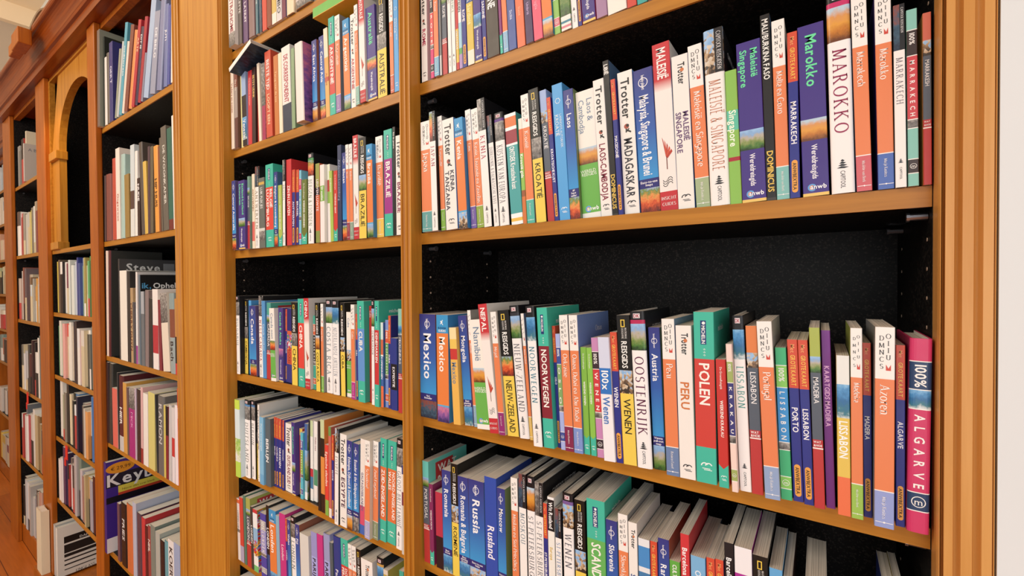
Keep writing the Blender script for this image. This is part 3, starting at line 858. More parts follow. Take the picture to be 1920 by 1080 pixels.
left = empty('bookcase', (-3.5, 0, 0))
tag(left, 'cherry bookcase with an arched niche, left of the broad fluted pilaster', 'bookcase')
left.location = (0, 0, 0)
N1 = (-2.838, -1.93); N0 = (-3.842, -2.952); NM = (-4.905, -4.06)
for x0, x1 in ((-2.952, -2.838), (-4.06, -3.842), (-5.17, -4.905)):
    MB().box(x0, x1, -0.025, 0.0, 0.0, TOP).build('post', W_DARK, left, 0.004)
    MB().box(x0, x1, 0.0, BACK+0.012, 0.0, TOP).build('side_panel', BLACK, left)
MB().box(N1[1], -1.9065, 0.0, BACK+0.012, 0, TOP).build('side_panel', BLACK, left)
for (x0, x1), zl in ((N1, (.725, .183, -.362, -.78, -1.307)), (N0, (.187, -.187, -.565, -.94, -1.32)), (NM, (.695, .194, -.27, -.775, -1.28))):
    MB().box(x0, x1, BACK, BACK+0.012, 0, TOP).build('back_panel', BLACK, left)
    MB().box(x0, x1, 0.0, BACK, 0.0, 0.13).build('plinth', W_DARK, left, 0.003)
    MB().box(x0, x1, 0.0, 0.03, TOP-0.025, TOP).build('top_rail', W_DARK, left)
    for zb in zl: shelf2(left, x0, x1, zb)
pin(left, N1[0], 0.04, Z+.183-0.01, 1); pin(left, NM[0], 0.04, Z+.194-0.01, 1); pin(left, NM[0], 0.04, Z+.695-0.01, 1)
MB().box(-4.07, -3.0, -0.072, -0.0255, 0.0, 0.1425).build('plinth_ledge', W_DARK, left, 0.003)
# arched panel of the niche
def arch_panel():
    x0, x1 = N0[0]+0.03, N0[1]; z0 = Z+.2105; z1 = TOP-0.03
    cx, a, zs_, rise = -3.285, 0.375, Z+0.80, 0.30
    al, ar = cx-a, cx+a
    ar = min(ar, x1-0.005)
    loop_in = [(al, z0), (al, zs_)]
    for k in range(1, 25):
        th = math.pi*(1-k/24)
        loop_in.append((cx+a*math.cos(th), zs_+rise*math.sin(th)))
    loop_in += [(ar, z0)]
    m = MB(); y0, y1 = 0.004, 0.036
    n = len(loop_in)
    top = [(x0, z0), (x0, zs_)] + [(min(max(x, x0), x1), z1) for x, z in loop_in[2:-2]] + [(x1, zs_), (x1, z0)]
    top = top[:n] if len(top) >= n else top + [top[-1]]*(n-len(top))
    b = len(m.v)
    for y in (y0, y1):
        m.v += [(x, y, z) for x, z in loop_in] + [(x, y, z) for x, z in top]
    for i in range(n-1):
        m.f.append((b+i, b+i+1, b+n+i+1, b+n+i)); m.m.append(0)
        m.f.append((b+2*n+i+1, b+2*n+i, b+3*n+i, b+3*n+i+1)); m.m.append(0)
        m.f.append((b+i+1, b+i, b+2*n+i, b+2*n+i+1)); m.m.append(1)
        m.f.append((b+n+i, b+n+i+1, b+3*n+i+1, b+3*n+i)); m.m.append(0)
    m.build('arched_panel', [W_PANEL, W_POST], left)
    MB().box(al-0.15, al+0.012, y0-0.018, y1+0.004, Z+.735, Z+.785).build('arch_capital', W_POST, left, 0.004)
    MB().box(al-0.15, al+0.012, y0-0.018, y1+0.004, Z+.2105, Z+.255).build('arch_base_block', W_POST, left, 0.004)
    MB().box(ar-0.012, ar+0.05, y0-0.018, y1+0.004, Z+.735, Z+.785).build('arch_capital', W_POST, left, 0.004)
    MB().box(N0[0], x0, -0.004, 0.02, z0, z1).box(N0[0], N0[1], -0.004, 0.02, z1, TOP-0.02).build('niche_frame', W_SHELF, left)
arch_panel()

def cornice(parent, x0, x1, dy, name='cornice'):
    pr = [(0.05, 1.245), (-0.055, 1.245), (-0.055, 1.288), (-0.066, 1.292), (-0.070, 1.302), (-0.064, 1.312)]
    for k in range(9):
        a = math.pi/2*k/8
        pr.append((-0.066-0.042*(1-math.cos(a)), 1.314+0.075*math.sin(a)))
    pr += [(-0.112, 1.392), (-0.116, 1.40), (-0.116, 1.412), (0.27, 1.412), (0.27, 1.26), (0.05, 1.26)]
    MB().prism_x([(y+dy, Z+z) for y, z in pr], x0, x1).build(name, W_CORN, parent)
cornice(left, -5.17, -1.907, 0)
cornice(right, -1.906, 0.1465, 0)

far = empty('bookcase', (0, 0, 0))
tag(far, 'recessed cherry bookcase at the far end, beside the wooden floor', 'bookcase')
YF = 0.14
FX = (-7.0, -5.25)
for x0, x1 in ((FX[0]-0.03, FX[0]), (FX[1], FX[1]+0.06)):
    MB().box(x0, x1, YF-0.02, YF+0.285, 0, TOP).build('post', W_DARK, far, 0.003)
MB().box(*FX, YF+BACK, YF+BACK+0.012, 0, TOP).build('back_panel', BLACK, far)
MB().box(*FX, YF, YF+BACK, 0, 0.12).build('plinth', W_DARK, far, 0.003)
MB().box(*FX, YF, YF+0.03, TOP-0.03, TOP).build('top_rail', W_DARK, far)
FARZ = (.9, .575, .23, -.105, -.45, -.775, -1.3)
for zb in FARZ: shelf2(far, FX[0], FX[1], zb, YF)
cornice(far, -7.04, -5.19, YF)

# ------------------------------------------------------------------ books
BOOKS = """B;-6821;-130;282;2265;-13;D|Japan|5aa5a3;thick orange and teal book titled Japan, just left of the white Japan book
B;-6497;-170;156;2403;-29;C|JAPAN|b03a50|p5;white book titled Japan, just left of the orange Kaapverdië book
B;-6316;-100;120;2300;-39;D|Kaapverdië|7db52f;slim orange and green book titled Kaapverdië, just left of the white Kenia Tanzania book
B;-6180;-99;299;2198;-44;T|KENIA/TANZANIA|3a3a4a;thick white book titled Kenia Tanzania, just left of the orange Kenia book
B;-5857;-86;217;2166;-53;R|Kenia|p2;orange and blue book titled Kenia, just left of the orange Laos book
B;-5617;1;134;2317;-62;D|Laos|7a62b0;orange and pale purple book titled Laos, just left of Kenia, Tanzania en Zanzibar
B;-5477;13;167;2308;-63;D|Kenia, Tanzania en Zanzibar|8fae2e;orange and green book titled Kenia, Tanzania en Zanzibar, just left of the white Kenia book
B;-5294;-4;178;2455;-68;C|KENIA|c23050|p6;white book titled Kenia, just left of the white Dubrovnik & Dalmatische Kust book
B;-5088;31;119;2115;-80;C|DUBROVNIK & DALMATISCHE KUST|8a8a90|p3;slim white book titled Dubrovnik & Dalmatische Kust, just left of the white Kusten Van Europa book
B;-4965;35;214;2116;-60;C|KUSTEN VAN EUROPA|707078|p6|5b2a8a;white book titled Kusten Van Europa, just left of the teal Ontdek Kroatische kust book
B;-4718;77;252;2059;-75;B|fafafa:.03,e8782a:.12,fafafa:.15,a03040:.27,fafafa:.29,3aa8a8:.90,fafafa:.94,f0c030:.97,fafafa:1|ONTDEK Kroatische kust|ffffff|.30|.68|.6;teal and red book titled Ontdek Kroatische kust, just left of the green Kroatië gids book
B;-4462;73;81;1921;-51;B|f4ede0:.1,e8702a:.33,8cc63f:.68,a05a30:.74,d8752a:1|Kroatië gids|ffffff|.34|.6|.7;slim green and orange book titled Kroatië gids, just left of the orange Kroatië book
B;-4364;64;160;2328;-58;D|Kroatië|45bba8;orange and teal book titled Kroatië, just left of the black Kroatië book
B;-4178;70;203;2387;-67;N|KROATIË|p6;black and yellow book titled Kroatië, just left of the pale blue Kroatië book
B;-3964;102;136;2331;-70;W|KROATIË|9db8e8;pale blue and slate book titled Kroatië, just left of the navy Kroatische Kust book
B;-3811;88;81;2172;-76;X|KROATISCHE KUST;slim navy and red book titled Kroatische Kust, just left of the sky blue Kroatië book
B;-3726;103;200;2366;-63;K|KROATIË;sky blue book titled Kroatië, just left of the blue Laos book
B;-3522;108;187;2219;-62;L|Laos|#1 best seller|p5;blue book titled Laos, just left of the white Laos & Cambodja book
B;-3331;184;337;2162;-60;V|Laos &/Cambodja|p1;thick white and green book titled Laos & Cambodja, just left of the white Laos-Cambodja book
B;-2974;138;190;2262;-64;T|LAOS-CAMBODJA|8a1538;white book titled Laos-Cambodja, just left of the black Libië book
B;-2774;114;104;2523;-65;O|LIBIË;slim black book titled Libië, just left of the navy Macedonië book
B;-2650;63;76;2168;-61;X|MACEDONIË;slim navy and red book titled Macedonië, just left of the white Madagaskar book
B;-2570;123;240;2266;-54;T|MADAGASKAR|30303a;white book titled Madagaskar, just left of the blue Malaysia, Singapore & Brunei book
B;-2317;151;304;2239;-59;L|Malaysia, Singapore & Brunei|Easy-to-use maps|p5;thick blue book titled Malaysia, Singapore & Brunei, just left of the red Maleisië book
B;-1998;102;257;2528;-53;I|MALEISIË;red and white book titled Maleisië, just left of the white Maleisië Singapore book
B;-1738;88;229;2262;-45;T|MALEISIË/SINGAPORE|6a4a7a|s;white book titled Maleisië Singapore, just left of the orange Maleisië en Singapore book
B;-1488;95;189;2353;-52;D|Maleisië en Singapore|a3b98a;orange and pale green book titled Maleisië en Singapore, just left of Maleisië & Singapore
B;-1291;51;255;2477;-41;C|MALEISIË & SINGAPORE|d08a68|p2;white book titled Maleisië & Singapore, just left of the green Singapore book
B;-1032;44;143;1839;-39;B|86c440:.3,4fc8a8:.45,86c440:.65,b02030:.68,86c440:1|Singapore|f4ffe8|.3|.57|.6;green and teal book titled Singapore, just left of the violet Maleisië Singapore book
B;-883;23;287;2157;-37;A|Maleisië/Singapore|p0;thick violet book titled Maleisië Singapore, just left of the black Mali Burkina Faso book
B;-592;17;111;2447;-35;O|MALI/BURKINA FASO;slim black book titled Mali Burkina Faso, just left of the orange Malta en Gozo book
B;-477;14;144;2324;-29;D|Malta en Gozo|7cc4bd;orange and teal book titled Malta en Gozo, just left of the navy Marrakech book
B;-329;-14;108;2107;-18;X|MARRAKECH;slim navy and red book titled Marrakech, just left of the violet Marokko book
B;-191;4;272;2147;-31;A|Marokko|p1;thick violet book titled Marokko, just left of the white Marokko book
B;104;-17;231;2458;-26;C|MAROKKO|a02a58|p1|d0206a;white book titled Marokko, just left of the orange Marrakech book
B;348;-33;144;2303;-28;D|Marrakech|d8606a;orange and red book titled Marrakech, just left of the orange Marokko book
B;546;-29;147;2271;-19;D|Marokko|4a6ec0||4a2a7a;orange and blue book titled Marokko, just left of the white Marrakech book
B;698;-54;98;2071;-14;C|MARRAKECH|8a8088|p3;slim white book titled Marrakech, just left of the teal Marrakech book
B;808;-66;90;1975;-13;P|MARRAKECH|7ec8ba|3a2a28|d23a45;slim teal and red book titled Marrakech, just left of the red Marrakesh book
B;936;-61;70;1897;-8;W|MARRAKESH|d86a50||e08a30;slim red and slate book titled Marrakesh, just right of the teal Marrakech book
C;-6932;-118;456;2150;-8;L|Mexico|No.1 Bestseller|p3;thick blue book titled Mexico, just left of the orange Mexico book
C;-6406;-160;312;2154;-8;R|Mexico|p8;thick orange and blue book titled Mexico, just left of the yellow Mexico book
C;-5997;-136;181;1912;-56;B|f6e0a0:.12,f0c840:.22,d03028:.33,f0b83c:1|Mexico|7a8aa0|.36|.58|.6;yellow and red book titled Mexico, just left of the blue Mongolia book
C;-5770;-57;209;2149;-78;L|Mongolia|Best planning around|p4;blue book titled Mongolia, just left of the orange Mongolië book
C;-5557;-34;79;2264;-70;D|Mongolië|8ab0c8;slim orange and pale blue book titled Mongolië, just left of the white Namibië book
C;-5434;-89;305;2086;-89;V|Namibië|p1;thick white and green book titled Namibië, just left of the red Nepal book
C;-5077;-158;205;2401;-112;I|NEPAL;red and white book titled Nepal, just left of the orange Nepal book
C;-4868;-145;129;2260;-87;D|Nepal|9a2a78;orange and magenta book titled Nepal, just left of the black Nieuw-Zeeland book
C;-4717;-97;246;2290;-95;N|NIEUW-ZEELAND|p5;black and yellow book titled Nieuw-Zeeland, just left of the white Nieuw-Zeeland book
C;-4467;-83;207;2383;-93;C|NIEUW-ZEELAND|7a7a80|p0|303038;white book titled Nieuw-Zeeland, just left of the orange Nieuw Zeeland book
C;-4257;-61;66;2246;-85;D|Nieuw Zeeland|e8c050;slim orange and yellow book titled Nieuw Zeeland, just left of the white Noorwegen book
C;-4055;-279;175;2390;-65;C|NOORWEGEN|3a8aa0|p4|28b0c8;white book titled Noorwegen, just left of the teal Noorwegen book
C;-3877;-232;204;2366;-56;M|NOORWEGEN|8c1f30;teal and red book titled Noorwegen, just left of the navy Oslo book
C;-3669;-113;60;2056;-53;X|OSLO;slim navy and red book titled Oslo, just left of the pale blue Oslo book
C;-3583;-160;83;1932;-53;P|OSLO|a8b8f0|3a50a0|7fae60;slim pale blue and pale green book titled Oslo, just left of Oekraïne
C;-3495;-171;155;2249;-50;D|Oekraïne|8a2350;orange and magenta book titled Oekraïne, just left of Oman, Dubai en Abu Dhabi
C;-3336;-164;156;2255;-44;D|Oman, Dubai en Abu Dhabi|7a98dc||6f8fd0;orange and pale blue book titled Oman, Dubai en Abu Dhabi, just left of Wenen
C;-3175;-126;103;1738;-39;E|WEEKEND WENEN|7cbc28;slim green book titled Wenen, just left of the green Wenen book
C;-3055;-123;94;1737;-47;E|WEEKEND WENEN|86c832;slim green book titled Wenen, just left of the mauve Wenen book
C;-2943;-133;115;1905;-55;P|WENEN|cc8ac0|3a2a34|d8303a;slim mauve and red book titled Wenen, just left of the white 100x book
C;-2800;-202;185;1930;-54;B|d4dcf4:.25,1f78d0:.46,f2f2f6:1|100x;Wenen|ffffff;3a78c8|.27;.48|.44;.7|.6;.6;white and blue book titled 100x, just left of the navy Wenen book
C;-2611;-165;109;2017;-52;X|WENEN;slim navy and red book titled Wenen, just left of the black Wenen book
C;-2498;-160;206;2284;-49;N|WENEN|p2;black and yellow book titled Wenen, just left of the white Oostenrijk book
C;-2286;-162;228;2348;-50;C|OOSTENRIJK|6a2a50|p0|c01858;white book titled Oostenrijk, just left of the blue Austria book
C;-2054;-91;171;2113;-41;L|Austria|Vienna pull-out map|p0;blue book titled Austria, just left of the orange Peru book
C;-1843;-187;179;2256;-32;D|Peru|6a86b4;orange and pale blue book titled Peru, just left of the white Peru book
C;-1659;-178;213;2169;-28;T|PERU|d8762a|s;white book titled Peru, just left of the teal Polen book
C;-1434;-174;262;2370;-18;M|POLEN|d83a2c;teal and red book titled Polen, just left of the red Krakau book
C;-1141;-188;123;1736;-26;E|WEEKEND KRAKAU|d02a20;slim red book titled Krakau, just left of the peach Krakau book
C;-973;-246;73;1960;-40;P|KRAKAU|f4d8cc|a0b45a|3a3a80;slim peach and blue book titled Krakau, just left of the white Lissabon book
C;-890;-152;137;2335;-43;C|LISSABON|3aa098|p4|20b0b0;white book titled Lissabon, just left of the orange Lissabon book
C;-747;-157;131;2206;-36;W|LISSABON|e88030;orange and slate book titled Lissabon, just left of the orange Portugal book
C;-593;-205;169;2275;-44;D|Portugal|8faad4;orange and pale blue book titled Portugal, just left of the teal Lissabon book
C;-420;-119;121;1941;-37;P|LISSABON|28b878|80d050|2a98e0;slim teal and blue book titled Lissabon, just left of the navy Porto book
C;-288;-89;112;2049;-36;X|PORTO;slim navy and red book titled Porto, just left of the navy Lissabon book
C;-171;-117;103;2054;-36;X|LISSABON;slim navy and red book titled Lissabon, just left of the green Madeira book
C;-64;-148;108;2217;-28;W|MADEIRA|a8b83a;slim green and slate book titled Madeira, just left of the purple Kaartgids Madeira book
C;56;-68;91;2183;-27;B|7a2a90:1|KAARTGIDS MADEIRA|e8b0e8|.2|.62|.55;slim purple book titled Kaartgids Madeira, just left of the yellow Lissabon book
C;169;-189;124;1904;-11;B|e8ece8:.18,p4:.39,e8c63a:.76,f2713a:1|LISSABON|ffffff|.41|.64|.65;slim yellow and orange book titled Lissabon, just left of the orange Madeira book
C;299;-196;110;2237;-8;D|Madeira|98c83c||98a83a;slim orange and green book titled Madeira, just left of the navy Madeira book
C;420;-84;79;2059;-10;X|MADEIRA;slim navy and red book titled Madeira, just left of the orange Azoren book
C;502;-268;173;2268;1;D|Azoren|92a4e0||8a8a90;orange and pale blue book titled Azoren, just left of the navy Algarve book
C;703;-135;82;2060;-3;X|ALGARVE;slim navy and red book titled Algarve, just left of the magenta Algarve book
C;789;-201;188;2152;10;P|ALGARVE|d82a68|23406a|d82a68|h;magenta book titled Algarve, just right of the navy Algarve book
D;-6904;-80;169;2130;-18;W|PORTUGAL|5ed0c4;teal and slate book titled Portugal, just left of the magenta Porto book
D;-6731;-80;111;1684;-18;E|WEEKEND PORTO|8a2860;slim magenta book titled Porto, just right of the teal Portugal book
D;-6549;-80;191;1570;-18;B|c02a48:.58,2a1820:1|;red and black book between the magenta Porto book and the blue Romania book
D;-6353;-80;239;2072;-18;L|Romania|Best travel|p4;blue book titled Romania, just left of the black Roemenië book
D;-6102;-80;178;2254;-18;N|ROEMENIË|p2;black and yellow book titled Roemenië, just left of the blue Romania & Bulgaria book
D;-5921;-80;266;2044;-18;L|Romania & Bulgaria|Best planning around|p4;blue book titled Romania & Bulgaria, just left of the blue Russia book
D;-5648;-80;383;2053;-18;L|Russia|Easy-to-use maps|p2;thick blue book titled Russia, just left of the blue Rusland book
D;-5247;-80;280;2198;-18;B|2a50b8:1|Rusland|f4f4ff|.42|.7|.55;thick blue book titled Rusland, just left of the blue Moscow book
D;-4957;-80;186;2051;-18;L|Moscow|Street map|p8;blue book titled Moscow, just left of the orange Moskou en Sint-Petersburg book
D;-4635;-80;147;2320;-18;D|Moskou en Sint-Petersburg|e8a030;orange book titled Moskou en Sint-Petersburg, just left of the white Moskou book
D;-4463;-80;152;2431;-18;C|MOSKOU|7a90a0|p3;white book titled Moskou, just left of the white St-Petersburg book
D;-4293;-80;162;2425;-18;C|ST-PETERSBURG|7a7a80|p1|201818;white book titled St-Petersburg, just left of the white St-Petersburg book
D;-4120;-80;161;2364;-18;C|ST-PETERSBURG|808088|p6;white book titled St-Petersburg, just left of the navy St-Petersburg book
D;-3955;-80;77;2035;-18;X|ST-PETERSBURG;slim navy and red book titled St-Petersburg, just left of the white Wit Rusland book
D;-3867;-80;129;2170;-18;B|f4f4f4:.02,1c1c1e:.27,f0f0e8:1|Wit Rusland;Europa|ffffff;e0b830|.04;.4|.25;.8|.55;.4;white and black book titled Wit Rusland, just left of the white St-Petersburg book
D;-3722;-80;117;2011;-18;C|ST-PETERSBURG|6a90c0|p3;slim white book titled St-Petersburg, just left of the white Wenen book
D;-3576;-80;201;2313;-18;C|WENEN|70707a|p2|7a5aa0;white book titled Wenen, just left of the black Scandinavië book
D;-3348;-80;189;2264;-18;N|SCANDINAVIË|p2;black and yellow book titled Scandinavië, just left of the teal Scandinavië book
D;-3125;-80;315;2345;-18;M|SCANDINAVIË|5cba50;thick teal and green book titled Scandinavië, just left of the blue Slovenia book
D;-2794;-80;187;2094;-18;L|Slovenia|Hiking maps|p0;blue book titled Slovenia, just left of the orange Slowakije book
D;-2589;-80;154;2245;-18;D|Slowakije|8aa0c8;orange and pale blue book titled Slowakije, just left of the white Slovenië book
D;-2425;-80;138;2162;-18;T|SLOVENIË|3a60a0|s;white book titled Slovenië, just left of the blue Slovenië book
D;-2271;-80;174;1961;-18;B|e8ecf0:.06,3a90d8:.22,e8ecf0:.26,3a80b8:.5,dde6ee:.55,305080:1|SLOVENIË|ffffff|.4|.8|.5;blue book titled Slovenië, just left of the navy Slovenië book
D;-2087;-80;103;1972;-18;X|SLOVENIË;slim navy and red book titled Slovenië, just left of the blue Rarotonga book
D;-1970;-80;162;2058;-18;L|Rarotonga|Best islands|p4;blue book titled Rarotonga, just left of the green Cultuurgids book
D;-1803;-80;144;1782;-18;B|58b030:1|CULTUURGIDS|ffffff|.03|.3|.4;green book titled Cultuurgids, just left of the red Barcelona book
D;-1643;-80;120;2224;-18;B|d82c34:1|Barcelona|ffffff|.09|.38|.55;slim red book titled Barcelona, just left of the blue Onze stad book
D;-1505;-80;197;1955;-18;B|74b8e8:1|Onze stad|e8f4ff|.1|.4|.4;blue book titled Onze stad, just left of the navy Barcelona book
D;-1293;-80;109;1995;-18;X|BARCELONA;slim navy and red book titled Barcelona, just left of the navy Barcelona book
D;-1177;-80;105;2012;-18;X|BARCELONA;slim navy and red book titled Barcelona, just left of the black Barcelona book
D;-1058;-80;114;2285;-18;B|1e1c20:1|Barcelona|ffffff|.09|.4|.55;slim black book titled Barcelona, just right of the navy Barcelona book
D;-931;-80;210;2274;-18;B|f2f2f6:.16,b82aa0:1|;magenta and white book between the black Barcelona book and the black Barcelona book
D;-710;-80;174;2230;-18;N|BARCELONA|p2;black and yellow book titled Barcelona on the lowest shelf in view of the rightmost bay
D;-519;-80;147;2123;-18;B|58aee8:1|;blue book, first book right of the black Barcelona book
D;-361;-80;95;2059;-18;B|6a4a40:1|;slim brown book, second book right of the black Barcelona book
D;-163;-100;227;2080;0;B|5a6a70:1|;navy book, third book right of the black Barcelona book
D;630;-100;109;2143;0;B|1c2a6a:1|;slim navy book beside a navy book on the lowest shelf
D;744;-100;79;2169;0;B|b09838:1|;slim olive book beside a navy book on the lowest shelf
A;-6913;-15;168;2050;-7;T|ROME|c02a58;white book titled Rome, just left of the magenta Rome book
A;-6625;-38;88;1800;-14;P|ROME|e02a78|303030|f05050;slim magenta and red book titled Rome, just left of the orange Rome book
A;-6510;-55;127;2100;-16;D|Rome|78b8d8;orange and pale blue book titled Rome, just right of the magenta Rome book
A;-6373;-31;43;2000;-20;B|8a8a88:.8,dcdcd8:1|;slim grey and white book between the orange Rome book and the dusty pink Rome book
A;-6323;-5;128;1900;-21;W|ROME|8a7070;dusty pink and slate book titled Rome, just left of the white Rome book
A;-6166;-3;88;2220;-24;C|ROME|9ab8a8|p0;slim white book titled Rome, just left of the white Florence book
A;-6066;-3;98;2220;-27;C|FLORENCE|70a890|p6;slim white book titled Florence, just left of the red Marco Polo book
A;-5948;-12;69;2000;-29;B|e8c030:.2,d02a2a:.6,f0c020:.93,d02a2a:1|MARCO POLO|ffffff|.62|.9|.55;slim red and yellow book titled Marco Polo, just left of the white Steden book
A;-5872;-12;80;2000;-31;B|e8f0f0:.55,9cd4e8:.8,58b050:.86,b090c8:1|STEDEN|283038|.3|.55|.7;slim white and pale blue book titled Steden, just left of the navy Rome book
A;-5784;-8;108;1930;-33;X|ROME;slim navy and red book titled Rome, just left of the yellow Ontdek book
A;-5652;-17;161;2000;-36;B|f2ecd4:.2,2f5a98:.4,dcc030:.86,f0e8d0:1|ONTDEK;Sardinië|ffffff;f4f0a0|.22;.42|.39;.7|.55;.5;yellow and white book titled Ontdek, just left of the violet Sardinië book
A;-5479;-12;179;2050;-40;A|Sardinië|p4;violet book titled Sardinië, just left of the navy Sardinië book
A;-5287;-4;97;1930;-45;X|SARDINIË;slim navy and red book titled Sardinië, just left of the brown Toscane book
A;-5165;-22;273;2000;-48;B|4a4238:1|TOSCANE|ffffff|.2|.55|.6;thick brown book titled Toscane, just left of the magenta Venetië book
A;-4875;-19;61;2000;-54;E|WEEKEND VENETIË|8a2878;slim magenta book titled Venetië, just left of the orange Venetië book
A;-4807;-10;109;2100;-56;D|Venetië|88bce0;slim orange and pale blue book titled Venetië, just left of the blue Sicilië book
A;-4681;-19;166;2000;-59;B|4a62a8:1|Sicilië|c8d4f4|.64|.88|.32;blue book titled Sicilië, just left of the orange Italië book
A;-4503;-7;168;2000;-63;B|ee7440:1|Italië|f8b088|.64|.88|.32;orange book titled Italië, just left of the purple Umbrië book
A;-4303;-32;153;2000;-68;B|4a3462:1|Umbrië|c0a8d8|.64|.88|.32;purple book titled Umbrië, just left of the red Puglia book
A;-4133;-39;175;2000;-70;B|ec5878:1|Puglia|f8a0b8|.64|.88|.32;red book titled Puglia, just left of the orange Cuba en Haïti book
A;-3942;-44;189;1970;-70;R|Cuba en Haïti|p1;orange and blue book titled Cuba en Haïti, just left of the green Milaan book
A;-3749;0;113;1800;-70;P|MILAAN|90c850|e87080|e87080;slim green and dusty pink book titled Milaan, just right of Cuba en Haïti
A;-3603;-24;182;2000;-70;B|f4f0e8:.4,p0:.88,f4f0e8:.92,3a88a0:.94,f4f0e8:.96,e08090:.98,f4f0e8:1|;photo-covered and white book between the green Milaan book and the white Jordanië book
A;-3418;9;106;2220;-70;C|JORDANIË|808080|p1;slim white book titled Jordanië, just left of the navy Jordanië book
A;-3298;-2;64;1930;-70;X|JORDANIË;slim navy and red book titled Jordanië, just left of the violet Jordanië book
A;-3213;-20;224;2050;-70;A|Jordanië|p1;violet book titled Jordanië, just right of the navy Jordanië book
A;-2965;-28;175;2000;-70;B|a880a8:1|;mauve book, first book right of the violet Jordanië book
A;-2786;-5;307;2000;-70;B|f4efe4:1|;thick white book, second book right of the violet Jordanië book
A;-2463;-18;142;2000;-70;B|d8402c:1|;red book, third book right of the violet Jordanië book
A;-2313;-8;150;2000;-70;B|28a8a0:1|;teal book beside a red book on the top visible shelf of the rightmost bay
A;-2159;20;172;2000;-70;B|6a3a22:1|;brown book beside a teal book on the top visible shelf of the rightmost bay
R1;-15023;-187;385;2000;-10;B|f0e8e0:.8,p6:1|METRONOME|9a2038|.2|.8|.5;thick white and photo-covered book titled Metronome, just left of the brown Colette book
R1;-14635;-90;214;2000;-10;B|6a6058:1|COLETTE|e8e0d8|.2|.55|.5;brown book titled Colette, just left of the purple La Nuit book
R1;-14417;-49;283;2000;-10;B|6a4a78:1|LA NUIT|f0e8f0|.4|.9|.4;thick purple book titled La Nuit, just right of the brown Colette book
R1;-14013;-94;347;2000;-10;B|8a6a68:1|;thick dusty pink book between the purple La Nuit book and the blue En Voyage book
R1;-13605;-76;131;2000;-10;B|4a7a88:1|EN VOYAGE|d0e0e0|.3|.8|.5;blue book titled En Voyage on the top shelf in view of the middle bay
R1;-13470;-52;154;2000;-10;B|p3:1|;photo-covered book, first book right of the blue En Voyage book
R1;-13293;-46;238;2000;-10;B|d84020:1|;red book, second book right of the blue En Voyage book
R1;-12976;-77;231;2000;-10;B|8a3c18:1|CUISINE|e0a050|.3|.7|.5;brown book titled Cuisine on the top shelf in view of the middle bay
R1;-12735;-65;234;2000;-10;B|d8b850:.85,f0e8d8:1|;yellow and white book between the brown Cuisine book and the pale grey Rombo book
R1;-12484;-65;259;2000;-10;B|d8d4d4:1|ROMBO|505058|.5|.9|.6;pale grey book titled Rombo on the top shelf in view of the middle bay
R1;-12206;-63;186;2000;-10;B|4a5a90:.6,7a2a48:1|;blue and magenta book, first book right of the pale grey Rombo book
R1;-11998;-64;355;2000;-10;B|f0d8b0:1|;thick cream book, second book right of the pale grey Rombo book
R1;-11601;-72;804;2000;-10;B|d8ccc8:.9,p6:1|;thick pale grey book, third book right of the pale grey Rombo book
R2;-15159;-99;177;2380;-3;B|f2e4d0:1|Vaders en zonen|b06a50|.15|.7|.5;cream book titled Vaders en zonen, just left of the dusty pink De reis book
R2;-14978;-77;191;2326;-1;B|8a4a38:.2,a89890:.6,6a4038:1|De reis|f0e0d0|.1|.5|.4;dusty pink and brown book titled De reis, just right of Vaders en zonen
R2;-14756;10;159;2228;-13;B|f0e898:1|;yellow book between the dusty pink De reis book and the pale blue Venezia book
R2;-14557;-40;258;2341;-30;B|9ab8e0:.35,2a1c1c:.63,p4:.92,2a2020:1|Venezia|f4f4f8|.66|.9|.6;pale blue and photo-covered book titled Venezia, just left of the red De laatste zomer book
R2;-14295;-7;219;2199;13;B|d82a30:1|De laatste zomer|f8a8a0|.1|.8|.35;red book titled De laatste zomer, just right of the pale blue Venezia book
R2;-14071;1;198;2242;13;B|3c201c:1|~BETSY UDINK|f0c050|.1|.4|.5;dusty pink book, first book right of the red De laatste zomer book
R2;-13842;54;69;2190;1;B|c83a28:1|;slim red book, second book right of the red De laatste zomer book
R2;-13675;8;131;2300;-42;B|f4e8d0:1|;cream book, third book right of the red De laatste zomer book
R2;-13539;37;190;2251;-15;B|p6:.55,b02a58:1|;photo-covered and magenta book, first book left of the red Beste Tijd book
R2;-13175;-34;326;2453;-24;B|d8502c:1|BESTE TIJD;LOOPT EEN|f0e8e0;f0d0a0|.1;.5|.45;.85|.45;.4;thick red book titled Beste Tijd, just left of the orange Terug naar de zee book
R2;-12759;-9;222;2232;-20;B|d07820:1|Terug naar de zee|f0c890|.2|.8|.35;orange book titled Terug naar de zee, just right of the red Beste Tijd book
R2;-12514;-12;166;2229;-18;B|f6e8c8:1|;cream book, first book right of the orange Terug naar de zee book
R2;-12324;-6;423;2334;-27;B|e8e8e0:.68,2c3a50:1|~DE CORRESPONDENT|c02a48|.1|.66|.5;thick white and navy book, second book right of the orange Terug naar de zee book
R2;-11833;-34;156;2152;-8;B|88a878:1|;pale green book, third book right of the orange Terug naar de zee book
R2;-11320;-221;349;2043;-30;B|f2e4dc:1||||||p8;thick white book, first book left of the blue East Africa book
R2;-10881;-20;214;2071;-11;L|East Africa|Best travel|p1;blue book titled East Africa, just left of the blue Central Asia book
R2;-10633;45;222;2136;-25;L|Central Asia|Best maps|p5;blue book titled Central Asia, just left of the orange Andes book
R2;-10360;21;167;2256;-38;B|f0e0c0:.33,f0a840:.55,d04030:.6,e8b050:1|Andes|c87830|.5|.8|.5;orange and cream book titled Andes, just left of the teal Argentinië book
R2;-10147;-4;229;2424;-19;M|ARGENTINIË|d83828;teal and red book titled Argentinië, just left of the orange Argentinië book
